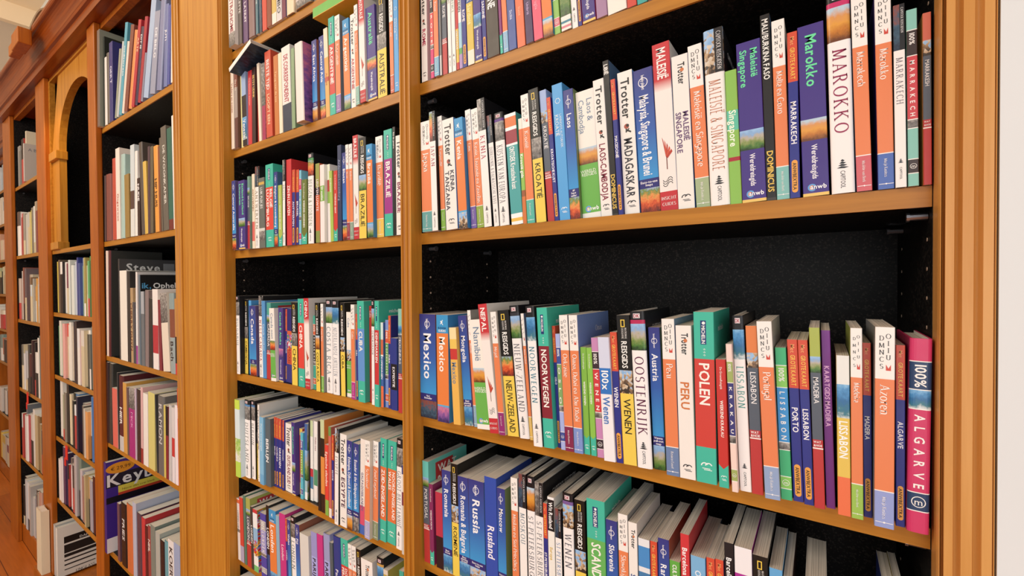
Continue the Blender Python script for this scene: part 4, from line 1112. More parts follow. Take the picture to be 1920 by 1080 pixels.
R2;-9878;-19;193;2374;-13;D|Argentinië|9a78b8;orange and pale purple book titled Argentinië, just left of the orange Argentinië book
R2;-9548;-16;246;2172;-27;R|Argentinië|p0;orange and blue book titled Argentinië, just left of the white Argentinie book
R2;-9298;-1;169;2215;-10;T|ARGENTINIE|c02840;white book titled Argentinie, just left of the orange Buenos Aires book
R2;-9057;-49;125;2346;-22;D|Buenos Aires|88c0b0;slim orange and teal book titled Buenos Aires, just left of the red Australië book
R2;-8872;-71;201;2454;-20;I|AUSTRALIË;red and white book titled Australië, just left of the violet Australië book
R2;-8641;-26;315;2150;-32;A|Australië|p5;thick violet book titled Australië, just left of the black Australië book
R2;-8322;-4;308;2265;-14;N|AUSTRALIË|p6;thick black and yellow book titled Australië, just left of the orange Australië book
R2;-7878;-24;120;2116;-17;D|Australië|d86848;slim orange and red book titled Australië, just left of the sky blue Australië book
R2;-7754;-17;148;2070;-11;K|AUSTRALIË;sky blue book titled Australië, just right of the orange Australië book
R3;-14957;-201;229;2114;-3;L|Central Australia|Outback|p5;blue book titled Central Australia, just left of the violet Estland-Letland Litouwen book
R3;-14415;-261;374;2030;2;A|Estland-Letland/Litouwen|p0;thick violet book titled Estland-Letland Litouwen, just left of the teal Brugge book
R3;-14036;-192;125;2127;16;W|BRUGGE|6a9a88;slim teal and slate book titled Brugge, just left of the cream Antwerpen book
R3;-13891;-127;144;2186;9;B|f4e4c8:.64,e86a60:.9,f4e4c8:1|ANTWERPEN|b07048|.2|.6|.5;cream and red book titled Antwerpen, just left of the white Antwerpen book
R3;-13744;-116;219;2381;10;C|ANTWERPEN|9a8a60|p3;white book titled Antwerpen, just left of the grey Luik Plekjes book
R3;-13491;-120;313;2015;-5;B|6a7068:.06,d8b040:.1,6a7068:.72,d8d8d0:.76,p6:.9,6a7068:1|LUIK PLEKJES|e0e4e0|.14|.44|.4;thick grey and photo-covered book titled Luik Plekjes, just left of the teal België Luxemburg book
R3;-13174;-87;403;2353;5;M|BELGIË/LUXEMBURG|e8402c;thick teal and red book titled België Luxemburg, just left of the blue Belgium & Luxembourg book
R3;-12768;-64;173;2098;7;L|Belgium & Luxembourg|City map|p5;blue book titled Belgium & Luxembourg, just left of the green Brugge book
R3;-12583;-42;182;1710;3;E|WEEKEND BRUGGE|b0c840;green book titled Brugge, just left of the white Brussel book
R3;-12250;-106;122;2347;15;C|BRUSSEL|8a8a80|p6;slim white book titled Brussel, just left of the red Zin In Leuven book
R3;-12107;-71;244;2336;8;B|d82c30:1|ZIN IN LEUVEN|f8e8e0|.3|.65|.5;red book titled Zin In Leuven, just left of the navy Antwerpen book
R3;-11853;-66;133;2026;22;X|ANTWERPEN;navy and red book titled Antwerpen, just left of the navy Brussel book
R3;-11716;-34;132;2012;24;X|BRUSSEL;navy and red book titled Brussel, just left of the blue Gent book
R3;-11571;-33;92;1979;24;P|GENT|78c8e0|e03070|78c0d8;slim blue and pale blue book titled Gent, just left of the green Ardennen book
R3;-11463;-23;239;1712;16;E|WEEKEND ARDENNEN|6a7a28;green book titled Ardennen, just left of the white Bergen & Fjorden book
R3;-11180;-20;245;2357;13;C|BERGEN & FJORDEN|8a9a80|p5|3a9a50;white book titled Bergen & Fjorden, just left of the orange Leuven Luwte book
R3;-10736;-68;172;2020;9;B|9aa040:.3,302830:.4,d8602a:.85,8a9a40:1|LEUVEN LUWTE|f0e0e8|.2|.6|.5;orange and olive book titled Leuven Luwte, just left of the white 20+ wandelen book
R3;-10554;-54;181;1966;6;B|eceae4:.27,78b838:.47,f0ece8:1|20+ wandelen|ffffff|.28|.46|.6;white and green book titled 20+ wandelen, just right of the orange Leuven Luwte book
R3;-10348;25;111;1969;-5;B|e8f0d8:.2,c03a30:.35,8ab840:.5,f0ece8:1|;slim white and green book between the white 20+ wandelen book and the green Ardennen book
R3;-10149;-30;119;1770;-25;B|a8c840:1|Ardennen|f0f8d0|.1|.5|.5;slim green book titled Ardennen, just left of the red Gent book
R3;-10005;-41;151;1738;9;E|WEEKEND GENT|d83028;red book titled Gent, just left of the navy Ardennen Luxemburg book
R3;-9818;-55;150;2331;7;B|2c3a60:1|Ardennen Luxemburg|8a98b8|.15|.85|.5;navy book titled Ardennen Luxemburg, just left of the blue Bhutan book
R3;-9644;-37;159;2126;-2;L|Bhutan|Trekking|p5;blue book titled Bhutan, just left of the orange Birma book
R3;-9432;-65;104;2285;-17;D|Birma|a03048;slim orange and red book titled Birma, just left of the orange Bolivia book
R3;-9324;-56;123;2281;-13;D|Bolivia|8aa890;slim orange and pale green book titled Bolivia, just left of the red Brazilië book
R3;-9182;-57;192;2450;-7;I|BRAZILIË;red and white book titled Brazilië, just left of the black Brazilië book
R3;-8964;-70;260;2344;5;N|BRAZILIË|p0;black and yellow book titled Brazilië, just left of the orange Brazilië book
R3;-8634;-97;209;2132;-9;R|Brazilië|p0;orange and blue book titled Brazilië, just left of the orange Brazilië book
R3;-8417;1;238;2296;-11;D|Brazilië|f0c838;orange and yellow book titled Brazilië, just left of the teal Brazilië book
R3;-8071;-63;267;2357;-4;M|BRAZILIË|a82890;teal and magenta book titled Brazilië, just left of the black Rio de Janeiro book
R3;-7767;-84;82;2366;2;B|1e1a18:1|Rio de Janeiro|f4f4f0|.05|.3|.5;slim black book titled Rio de Janeiro, just left of the white Brazilie book
R3;-7675;-74;207;2159;-1;T|BRAZILIE|8a1a50;white book titled Brazilie, just right of the black Rio de Janeiro book
R4;-15220;49;112;2291;5;D|Bulgarije|90b848;slim orange and green book titled Bulgarije, just left of the white Bulgarije book
R4;-15089;-79;190;2435;-1;C|BULGARIJE|8aa0a0|p6|28a090;white book titled Bulgarije, just left of the black Cambodja book
R4;-14895;80;188;2324;11;N|CAMBODJA|p6;black and yellow book titled Cambodja, just left of the sky blue Canada book
R4;-14677;112;150;2295;0;K|CANADA;sky blue book titled Canada, just left of the blue Canada book
R4;-14442;27;374;2137;-16;L|Canada|Rail routes|p5;thick blue book titled Canada, just left of the white West Canada book
R4;-13984;64;222;2445;-1;C|WEST CANADA|a82840|p6;white book titled West Canada, just left of the blue Canada oostkust book
R4;-13706;41;189;2301;-20;B|4a98d8:1|Canada oostkust|d0e8f8|.3|.8|.4;blue book titled Canada oostkust, just left of the teal Canada book
R4;-13500;43;213;2248;22;W|CANADA|40a898;teal and slate book titled Canada, just left of the white Canada oost book
R4;-13117;-28;264;2099;-33;V|Canada oost|p5;white and green book titled Canada oost, just left of the violet Canada & Alaska book
R4;-12848;54;229;2118;6;A|Canada & Alaska|p8;violet book titled Canada & Alaska, just left of the navy Vancouver book
R4;-12615;119;75;2079;20;X|VANCOUVER;slim navy and red book titled Vancouver, just left of the navy Rockies book
R4;-12536;115;247;2097;32;B|2a2878:.3,d86030:.35,p7:.55,d85a30:.75,3a3888:1|ROCKIES|a03020|.55|.74|.5;navy and blue book titled Rockies, just left of the black China book
R4;-12106;25;272;2290;-2;N|CHINA|p6;thick black and yellow book titled China, just left of the teal China book
R4;-11781;22;288;2391;3;M|CHINA|e83c2c;thick teal and red book titled China, just left of the red China book
R4;-11346;-38;228;2412;-20;I|CHINA;red and white book titled China, just left of the teal Hongkong book
R4;-11114;45;114;1956;10;P|HONGKONG|28a890|d8602a|282020;slim teal and black book titled Hongkong, just left of the black Costa Rica book
R4;-10845;-39;177;2304;-11;N|COSTA RICA|p1;black and yellow book titled Costa Rica, just left of the orange Costa Rica book
R4;-10637;-31;112;2283;2;D|Costa Rica|80c040;slim orange and green book titled Costa Rica, just left of the white Costa Rica book
R4;-10512;28;272;2387;-2;C|COSTA RICA|708890|p0|2a8878;thick white book titled Costa Rica, just left of the white Nederlandse Antillen book
R4;-10200;8;258;2378;-6;C|NEDERLANDSE ANTILLEN|8a98a8|p4|201c20;white book titled Nederlandse Antillen, just left of the black Cuba book
R4;-9854;10;172;2322;-9;N|CUBA|p2;black and yellow book titled Cuba, just left of the white Cuba book
R4;-9678;51;172;2095;3;V|Cuba|p2;white and green book titled Cuba, just left of the orange Cuba book
R4;-9376;-33;137;2289;-2;D|Cuba|c02a90;orange and magenta book titled Cuba, just left of the navy Cuba book
R4;-9225;-4;66;2068;-7;X|CUBA;slim navy and red book titled Cuba, just left of the teal Cuba book
R4;-9043;-87;246;2386;-7;M|CUBA|5a98e0;teal and blue book titled Cuba, just left of the red Cuba book
R4;-8794;45;104;2268;1;B|c82a24:1|Cuba|f0d8d0|.05|.15|.5;slim red book titled Cuba, just left of the white Denemarken book
R4;-8555;-91;96;2410;8;C|DENEMARKEN|8a8a88|p0|282424;slim white book titled Denemarken, just left of the teal Denemarken book
R4;-8367;-154;144;2402;11;M|DENEMARKEN|d02c30;teal and red book titled Denemarken, just left of the blue Kopenhagen book
R4;-8208;-110;85;1915;5;B|d8ece8:.2,d86840:.38,f4f0e8:.4,3a68b0:.75,f0703a:1|KOPENHAGEN|ffffff|.41|.72|.6;slim blue and orange book titled Kopenhagen, just left of the pale blue Kopenhagen book
R4;-8118;-61;109;1971;12;P|KOPENHAGEN|7a98d8|e05a30|68a848;slim pale blue and green book titled Kopenhagen, just left of the navy Dubai book
R4;-7987;-86;78;2075;12;X|DUBAI;slim navy and red book titled Dubai, just left of the blue Expeditie book
R4;-7858;-119;201;1589;0;B|2a3a90:.36,181820:.72,2a3a90:1|EXPEDITIE|f0f0f4|.4|.68|.35;blue and black book titled Expeditie, just left of the teal Mecklenburg book
R4;-7536;-191;117;2245;8;W|MECKLENBURG|88c8b8;slim teal and slate book titled Mecklenburg, just right of the blue Expeditie book
R5;-14809;-285;295;2352;-9;B|c8e820:.12,d8ecf0:.5,p9:.8,b8e030:1|;thick white and photo-covered book, first book left of the white Duitsland book
R5;-14511;-144;294;2362;4;C|DUITSLAND|8a8a88|p6|4a88c0;thick white book titled Duitsland, just left of the white Berlijn book
R5;-14213;-89;203;2367;4;C|BERLIJN|8a8a8a|p6|4a80b8;white book titled Berlijn, just left of the black Berlijn book
R5;-14006;-22;176;2271;5;N|BERLIJN|p6;black and yellow book titled Berlijn, just left of the white Noord book
R5;-13826;-85;88;2291;5;T|NOORD|7a3a40;slim white book titled Noord, just left of the blue Duitse waterwegen book
R5;-13611;-140;212;1987;8;B|78c0e8:.85,60b0e0:1|Duitse waterwegen|d8f0fc|.1|.5|.4;blue book titled Duitse waterwegen, just left of the navy Berlijn book
R5;-13378;-101;272;1969;-1;B|56666e:1|BERLIJN|ffffff|.3|.68|.5;thick navy book titled Berlijn, just left of the navy Berlijn book
R5;-13102;14;92;2025;10;X|BERLIJN;slim navy and red book titled Berlijn, just left of the navy Hamburg book
R5;-13006;22;107;2016;13;X|HAMBURG;slim navy and red book titled Hamburg, just left of the navy Dresden book
R5;-12895;29;166;2006;12;X|DRESDEN;navy and red book titled Dresden, just left of the navy München book
R5;-12655;3;81;2014;25;X|MÜNCHEN;slim navy and red book titled München, just left of the white Duitsland Zuid book
R5;-12560;46;354;1939;20;T|DUITSLAND ZUID|8a2848;thick white book titled Duitsland Zuid, just left of the violet Duitsland zuidoost book
R5;-12153;15;161;2030;-5;A|Duitsland zuidoost|p0;violet book titled Duitsland zuidoost, just right of the white Duitsland Zuid book
R5;-11988;138;140;1854;8;B|f0c838:.1,d83a30:.82,f0c030:1|;red and yellow book between the violet Duitsland zuidoost book and the teal Frankfurt book
R5;-11743;11;120;1824;18;P|FRANKFURT|48c0d8|4a68b0|88b840;slim teal and green book titled Frankfurt on the fifth shelf of the middle bay
R5;-11611;59;120;2076;14;B|3a68b0:.35,p0:.75,a8c8d0:.9,f4f4f0:1|;slim photo-covered and blue book, first book right of the teal Frankfurt book
R5;-11487;98;50;2187;16;B|282428:1|;slim black book, second book right of the teal Frankfurt book
R5;-11426;112;122;2184;13;B|c8dca8:.2,f0f0ec:.6,c83040:.7,3a80b0:.85,f0f0ec:1|;slim white and pale green book, third book right of the teal Frankfurt book
R5;-11301;139;153;2178;18;B|f4f0ee:.15,f0f0ec:.6,4a9a70:.8,f0ece8:1|Dublin stad|905068|.2|.6|.35;white and green book titled Dublin stad on the fifth shelf of the middle bay
R5;-10745;-91;105;2338;13;B|201c1c:1|;slim black book, first book right of the white Dublin stad book
R5;-10612;-92;163;2394;2;B|c8d8a0:.2,282018:.4,e8902a:.8,302018:1|;orange and pale green book, second book right of the white Dublin stad book
R5;-10387;-120;140;1800;7;B|e83828:.78,80b838:1|Egeische eilanden|ffe8d8|.1|.75|.6;red and green book titled Egeische eilanden on the fifth shelf of the middle bay
R5;-10210;-133;107;2286;4;B|6a9a48:.1,d06858:.9,f0e8e0:1|;slim red book between the red Egeische eilanden book and the navy Egypte book
R5;-10087;-136;87;2109;14;X|EGYPTE;slim navy and red book titled Egypte, just left of the white Egypte book
R5;-9815;-245;148;2359;25;C|EGYPTE|8a8a80|p2;white book titled Egypte, just left of the white Egypte book
R5;-9643;-211;258;2249;16;T|EGYPTE|502848;white book titled Egypte, just left of the blue Ethiopia, Djibouti & Somaliland book
R5;-9355;-217;200;2143;11;L|Ethiopia, Djibouti & Somaliland|Best travel|p1;blue book titled Ethiopia Djibouti Somaliland, left of Ecuador & the Galápagos Islands
R5;-9151;-197;205;2108;16;L|Ecuador & the Galápagos Islands|Wildlife|p6;blue book titled Ecuador & the Galápagos Islands, just left of the white Galápagoseilanden book
R5;-8941;-170;164;2252;30;B|f0e8e0:.7,e04a70:.9,3a68c0:1|GALÁPAGOSEILANDEN|6a6a90|.35|.75|.45;white and magenta book titled Galápagoseilanden, just left of the orange Schotland book
R5;-8691;-225;175;2279;22;D|Schotland|b0b0dc;orange and pale blue book titled Schotland, just left of the orange Zuid-Engeland book
R5;-8511;-141;181;2272;24;D|Zuid-Engeland|8a9870;orange and green book titled Zuid-Engeland, just left of the teal Zuid-Engeland book
R5;-8326;-89;206;2363;27;M|ZUID-ENGELAND|e8702a;teal and orange book titled Zuid-Engeland, just left of the teal Noord-Engeland Wales book
R5;-8115;-54;279;2342;27;M|NOORD-ENGELAND/WALES|e8702a;thick teal and orange book titled Noord-Engeland Wales, just left of the white Groot-Brittannië book
R5;-7774;-100;188;2454;25;C|GROOT-BRITTANNIË|8a8a8a|p6|201c1c;white book titled Groot-Brittannië, just right of the teal Noord-Engeland Wales book
R5;-7494;-175;121;1942;10;B|3a4a88:.1,e8e0d8:.3,7a3048:.45,d0ccc4:1|;slim pale grey and white book, first book right of the white Groot-Brittannië book
R6;-15162;-80;158;1940;-30;B|f2ece4:.02,e8703a:.08,f0ece8:.5,8a8a80:.55,f0ece8:1|LONDEN wijken|707878|.2|.8|.4;white book titled Londen wijken on the sixth shelf of the middle bay
R6;-15000;-80;220;2013;-30;B|d84030:.75,b0a8c8:1|;red and pale purple book, first book right of the white Londen wijken book
R6;-14744;-80;138;2138;-30;B|48806a:1|;teal book, second book right of the white Londen wijken book
R6;-14573;-80;253;2111;-30;W|LONDON|a8b048;olive and slate book titled London, just left of the dark grey Londen book
R6;-14305;-80;133;1910;-30;B|3c3c3a:1|LONDEN|f0f0f0|.3|.75|.7;dark grey book titled Londen, just right of the olive London book
R6;-14157;-80;262;1879;-30;B|d03038:.06,f0f4f4:.3,8ac0e8:.5,p7:.75,f4f4f4:.9,68c870:1|;photo-covered and white book between the dark grey Londen book and the blue Londen book
R6;-13714;-80;312;1891;-30;P|LONDEN|4a48b0|b0b0b0|a0a0d8;thick blue and pale blue book titled Londen, just left of the black Londen book
R6;-13354;-80;150;2212;-30;B|1a1a1a:.65,2a5090:1|LONDEN|ffffff|.3|.62|.7;black and blue book titled Londen, just left of the orange Londen book
R6;-13199;-80;366;2145;-30;R|Londen|p4;thick orange and blue book titled Londen, just right of the black Londen book
R6;-12820;-80;168;2063;-30;B|88b8d0:1|;pale blue book between the orange Londen book and the magenta Londen book
R6;-12626;-80;304;2198;-30;B|d02a88:1|Londen|f8d8e8|.4|.6|.4;thick magenta book titled Londen, just left of the navy Londen book
R6;-12314;-80;83;2116;-30;X|LONDEN;slim navy and red book titled Londen, just left of the blue Wales book
R6;-12222;-80;150;2116;-30;L|Wales|Walking|p0;blue book titled Wales, just left of the white Londen book
R6;-12051;-80;232;2257;-30;C|LONDEN|6a7a80|p6|2a6a98;white book titled Londen, just left of the blue Fiji book
R6;-11814;-80;195;2120;-30;L|Fiji|Best islands|p4;blue book titled Fiji, just right of the white Londen book
R6;-11593;-80;406;1944;-30;B|dcdcd6:1|;thick white book between the blue Fiji book and the pale blue Parijs book
R6;-11055;-80;259;2151;-30;B|9a9ad8:.3,a8b0f0:.55,4a3a48:.8,707880:1|PARIJS|282830|.32|.6|.5;pale blue and mauve book titled Parijs, just left of the magenta Parijs book
R6;-10783;-80;252;2176;-30;B|d02a88:1|Parijs|f8e0f0|.55|.75|.4;magenta book titled Parijs, just left of the pale blue Parijs book
R6;-10509;-80;270;2270;-30;B|9aa0d0:.3,a8b0f0:.55,4a3a48:.8,707880:1|PARIJS|282830|.32|.6|.5;thick pale blue and mauve book titled Parijs, just left of the navy Parijs book
R6;-10234;-80;130;2120;-30;B|52626a:1|PARIJS|f4f4f4|.5|.8|.6;navy book titled Parijs, just left of the blue Parijs wandelgids book
R6;-10082;-80;294;2336;-30;B|243c90:1|Parijs wandelgids|f0f0f8|.35|.9|.35;thick blue book titled Parijs wandelgids, just left of the teal Dordogne Périgord book
R6;-9755;-80;275;2383;-30;M|DORDOGNE/PÉRIGORD|d83c2c;thick teal and red book titled Dordogne Périgord, just left of the orange Elzas book
R6;-9469;-80;140;2328;-30;D|Elzas|d8a0b0;orange and mauve book titled Elzas, just left of the orange Corsica book
R6;-9318;-80;155;2332;-30;D|Corsica|90a8c0;orange and pale blue book titled Corsica, just left of the black Frankrijk book
R6;-9153;-80;178;2315;-30;N|FRANKRIJK|p2;black and yellow book titled Frankrijk, just left of the white Frankrijk book
R6;-8970;-80;416;2154;-30;T|FRANKRIJK|30303a|s;thick white book titled Frankrijk, just left of the white Provence book
R6;-8399;-80;229;2365;-30;C|PROVENCE|808080|p4|c89a40;white book titled Provence, just right of the white Frankrijk book
R6;-8165;-80;153;2166;-30;B|e0d4c0:.05,c0a838:1|;yellow book, first book right of the white Provence book
R6;-7626;-80;137;2332;-30;B|28b098:1|;teal book, second book right of the white Provence book
R7;-15073;-80;400;2320;0;M|DUBLIN|d83c2c;thick teal and red book titled Dublin on the bottom shelf of the middle bay
R7;-14332;-80;225;2320;0;B|28404a:1|;navy book, first book right of the teal Dublin book"""
for ln in BOOKS.strip().split('\n'):
    row, x, y, w, h, le, spec_, lab = None, 0, 0, 0, 0, 0, '', ''
    head, lab = ln.rsplit(';', 1)
    f = head.split(';', 6)
    row = f[0]; x, y, w, h = [int(k)/1e4 for k in f[1:5]]; le = int(f[5])/1e3
    z = Z + SHELFZ[row] + 0.0003
    if le > 0: z += w*math.sin(le)
    put_book((x, y, z), w, h, le, f[6], lab, GROUPS[row])

# the rest of the shop's books: everything left of the pilaster, crowded past counting
LEFT = """S1;-28380;-168;351;4484;43;B|7a6a60:1||||||8a9080
S1;-27977;-40;167;4155;32;B|2a3028:1|
S1;-27783;-40;293;3130;24;B|e8e0d8:1|
S1;-27414;-40;295;3241;1;B|6a6058:1|
S1;-27053;-40;447;3584;24;B|3a3a80:1|GERT|d8d8f0|.3|.6|.5
S1;-26364;-40;232;2991;261;B|9aa088:1|
S1;-26100;-40;241;3212;290;B|c0c8c8:1|
S1;-25776;-40;329;3876;266;B|48a8c0:1|mediterraan|f0f8f8|.25|.7|.5
S1;-25401;-40;249;3010;295;B|f0d8c8:1|
S1;-25106;-40;387;3554;300;B|8a4a3a:1|
S1;-24573;-40;348;3190;291;B|e89040:1|
S1;-24194;-40;314;3486;300;B|c02838:1|ARTE|f0d0a0|.2|.7|.5
S1;-23807;-40;267;3110;300;B|3a2a48:1|DIT IS|f0f0f0|.1|.5|.6
S1;-23431;-40;313;3359;300;B|b02038:1|
S1;-23075;-40;192;1908;300;B|8a8aa0:1|
S1;-22777;-40;513;3720;287;B|a8c0e0:1|
S1;-22064;-40;522;3096;224;B|9aa0b8:1|DE BELG|f0f0f8|.2|.6|.4
S1;-21430;-40;472;3385;189;B|8088b0:1|
S1;-20719;-40;309;3020;111;B|6a78b0:1|JUTI|f0f0f8|.3|.5|.5
S1;-20333;-40;236;2886;85;B|4a58a8:1|
S1;-20008;-40;262;3153;56;B|f0e8e0:1|
S2;-28143;-40;175;3100;40;B|5a4848:1|
S2;-27929;-40;697;3103;29;B|8a4a40:1||||||e8b0a8
S2;-26977;-40;499;3703;25;B|c84830:1|
S2;-26396;-40;515;4074;7;B|f0e4d8:1|Ongewoon|c04838|.5|.8|.4
S2;-25831;-40;453;3691;46;B|a8c8c0:1|
S2;-25239;-40;557;2748;-4;B|a08038:1|
S2;-24560;-40;465;3884;33;B|d0dce0:.5,5a4038:.7,e0e4e0:1|
S2;-24052;-40;274;3553;39;B|f0ece4:1|
S2;-23697;-40;290;2389;6;B|3a2420:1|NUDE|f4f0f0|.1|.4|.7
S2;-23281;-40;364;3819;-45;B|5a5048:1|
S2;-22889;-40;330;2969;-51;B|e0b838:1|
S2;-22519;-40;220;3491;29;B|58404a:1|
S2;-22258;-40;287;3442;35;B|6a6048:1|
S2;-21777;-40;429;3392;-21;B|f0a020:1|HIP HUIS|4a2810|.38|.72|.5
S2;-21323;-40;159;3306;-10;B|8a4a28:1|
S2;-21106;-40;165;3610;-27;B|6a6050:1|
S2;-20880;-40;497;3981;-43;B|6a6458:1|DE WOONKAMER|e0dcd0|.18|.75|.4
S2;-20348;-40;414;3817;-26;B|2a6a58:.9,7a3028:1|
S2;-19911;-40;164;4209;-16;B|f0ece4:1|
S3;-28160;-40;268;5000;22;B|e8d0c0:1|
S3;-27857;-40;282;4997;50;B|5a1820:1||||||3c3e3a
S3;-25200;-40;347;3976;17;B|303030:1|
S3;-24809;-40;293;3248;4;B|b89868:1|CHERRY DUYN|6a3020|.2|.9|.7
S3;-24469;-40;291;2635;-12;B|4a4a50:1|
S3;-24151;-40;186;3930;24;B|e8e4e0:.4,f0f0f0:.8,b048a0:1|
S3;-23080;-40;364;3153;38;B|8a7878:1|
S3;-22681;-40;412;2817;27;B|2a2a28:1|
S3;-22190;-40;553;3204;1;B|f0e8e4:.45,c02838:.8,f0e8e4:1|
S3;-21540;-40;247;2783;-33;B|8a2a38:1|
S3;-21142;-40;646;3043;-86;B|p6:.38,e8dcc8:1|
S3;-20464;-40;441;3051;-26;B|8aa0a0:.2,8a4a30:.55,98a8a8:1|Bach|3a3030|.6|.9|.6
S3;-19970;-40;308;2856;-6;B|c08840:.5,282020:.85,d03028:1|
S4;-28380;-48;308;3871;26;B|301c20:1|
S4;-28055;-40;432;3856;58;B|3a3c38:1|
S4;-27440;-40;683;2748;-7;B|e86858:1||||||f0e0d8
S4;-26675;-40;83;3524;-18;B|404040:1|
S4;-26560;-40;539;3441;19;B|5a1820:.8,c8c8c8:1|HIER|f0f0f0|.42|.65|.6
S4;-25945;-40;458;3181;0;B|d8a038:1|
S4;-25444;-40;217;3025;-13;B|6a5050:1|
S4;-25201;-40;708;3064;9;B|p6:.3,b02080:1|MICK|e898d0|.35|.6|.3
S4;-24455;-40;132;3107;9;B|d0c0d0:1|
S4;-24284;-40;474;3084;24;B|3a2424:1|
S4;-23787;-40;239;3249;25;B|e0b0b0:.8,a02828:1|
S4;-23477;-40;506;3038;21;B|f0ece4:1|
S4;-22908;-40;692;3165;26;B|d8d070:1|
S4;-22002;-40;63;3146;-41;B|4a4a48:1|
S4;-21904;-40;619;3153;21;B|6a6a68:1|RAMON|c8c8c8|.1|.7|.5
S4;-21263;-40;174;2868;21;B|d8c850:1|
S4;-21047;-40;237;2848;8;B|201418:.4,8a2030:1|
S4;-20789;-40;256;2947;40;B|c8c8c8:1|
S4;-20470;-40;251;2881;20;B|d8d4d4:.4,d03030:.65,e8e4e8:1|
S4;-20197;-40;276;3023;14;B|f0e8ec:1|
S4;-19864;-40;88;3684;-4;B|d82820:1|compleet|f8e0d8|.2|.5|.8
S5;-27045;-40;304;2698;0;B|6a4a58:1|
S5;-26571;-40;733;2882;0;B|181414:1|FRIES|e0e0e0|.25|.6|.5
S5;-25809;-40;749;3035;0;B|d87030:1|
S5;-24951;-40;420;3321;0;B|b8c0d8:1|
S5;-24481;-40;509;2983;0;B|584050:1|
S5;-23911;-40;381;2942;0;B|d03038:1|
S5;-23519;-40;291;2703;0;B|5a1820:1|
S5;-23187;-40;325;2803;0;B|a04040:1|NEIL|f0e8e0|.2|.5|.6
S5;-22833;-40;475;2959;0;B|788880:1|
S5;-22307;-40;447;2826;0;B|b0b8b0:1|
S5;-21849;-40;447;2632;0;B|201820:1|
S5;-21379;-40;363;2759;0;B|58a8b8:1|
S5;-20989;-40;539;2953;0;B|e8e8e8:1|KOERIE|283030|.1|.7|.6
S5;-20433;-40;564;2993;0;B|98b0d8:1|"""
SV = []; SF = []; SC = []; SM = []
def add_stuff(x, y, z, w, h, le, spec, dep):
    rng = random.Random(spec + str(round(x, 3)))
    p = design(spec, w, h, rng)
    V, F, C, M, t, r = cover_geo(p, dep, p.round > 0.002)
    PV, PF = page_geo(p, dep, False, t, r)
    rot = Matrix.Translation((x, y, z)) @ Matrix.Rotation(le, 4, 'Y')
    b = len(SV)
    SV.extend(tuple(rot @ Vector(v)) for v in V)
    SF.extend(tuple(b+i for i in f) for f in F); SC.extend(C); SM.extend(M)
    b = len(SV)
    SV.extend(tuple(rot @ Vector(v)) for v in PV)
    SF.extend(tuple(b+i for i in f) for f in PF); SC.extend([L3('e4dccc')]*len(PF)); SM.extend([0]*len(PF))
for ln in LEFT.strip().split('\n'):
    f = ln.split(';', 6)
    x, y, w, h = [int(k)/1e4 for k in f[1:5]]; le = int(f[5])/1e3
    z = Z + SHELFZ[f[0]] + 0.0003 + (w*math.sin(le) if le > 0 else 0)
    add_stuff(x, y, z, w, h, le, f[6], random.uniform(0.19, 0.225))
def fill(x0, x1, zt, hexes, hlo, hhi, y=0.0, wlo=0.018, whi=0.045, lean=0.0, yj=0.02):
    x = x0; i = 0
    tot = x1-x0
    ws = [random.uniform(wlo, whi) for _ in hexes]
    k = tot/sum(ws)
    for hx, w in zip(hexes, ws):
        w *= k
        h = random.uniform(hlo, hhi)
        sp = 'B|' + hx + ':1|'
        r = random.random()
        if r < 0.35: sp = 'B|%s:%.2f,%s:1|' % (hx, random.uniform(.2, .8), random.choice(['f0ece4', '2a2624', 'c8403a', 'd8c8a0']))
        add_stuff(x, y+random.uniform(-0.003, yj), Z+zt+0.0003, w*0.97, h, 0, sp, random.uniform(0.17, 0.21))
        x += w
fill(-3.80, -3.00, -.1635, 'd8c040 c8b890 6a5a48 f0ece4 f0e8e0 e8e0d8 7a2a48 c8b8b0 d8e0d8 3a2a30 e0e8e0 c0c8d8 e8ecec 2a3a88 4a5a98 a8b8c8 88b098 b0a050 e0d8c0 3a9a50 58b068 c8504a c83830'.split(), .25, .33)
fill(-3.82, -3.00, -.5415, '58a060 e8e4d8 b0d0a0 e8d040 e8a8a0 e04828 e8e0d0 f0ece0 c8b8a0 e8e4e8 2a2434 3a2a2a e8e8e8 d03838 e0d8cc f0ece0 4a4a40 6a7068 7a8078 e8e4d8 f0e8d8'.split(), .27, .35)
fill(-3.82, -3.01, -.9165, 'f0ece0 5a6a48 a0a888 8a8070 403830 e8d8b0 283028 1a2420 e8e8e8 3a7ab0 2a2a40 888078 6a6058 908070 d0c8b8 e8a050 e0e0d8 3a78b8 303c60 202830 a8b068'.split(), .24, .35)
fill(-3.82, -3.01, -1.2965, 'f0e8e4 e0d8d8 5a3a60 3a3050 282428 888078 e8e0e0 e84050 403c3c b8b0b0 788878 c8c0c8 a8786a 88a0b0 c0b080 d0a050 a8a8b8 4a1c20 301c1c 6a5a50'.split(), .24, .34)
fill(-4.86, -4.62, .7185, 'a0a4a0 787c78 302824 2a2422'.split(), .24, .38)
fill(-4.88, -4.08, .2175, '6a5a50 d03030 b82a28 a09888 d0ccc0 c8c8c0 e8d830 888070 e8e8e4 f0ece8 a89880 8a4040 b05050 c8a8a0'.split(), .27, .38)
fill(-4.88, -4.08, -.2465, 'c8b8a8 a04838 d8d0c8 8a4a3a 5a5060 6a5a60 b8a890 8a6a4a c8d0d0 a8a8a0 e0a030 d89828 b8b098 e0d8d0 f0ece4 4a3428'.split(), .24, .38)
fill(-4.88, -4.10, -.7515, 'e8e4dc 6a6a60 d8d8d8 b8bcc0 c8c8cc 4a4844 5a2a28 3a1c1c 8a7868 282020 e8e4dc f0ece0 6a7a78 888078 a08878'.split(), .26, .42)
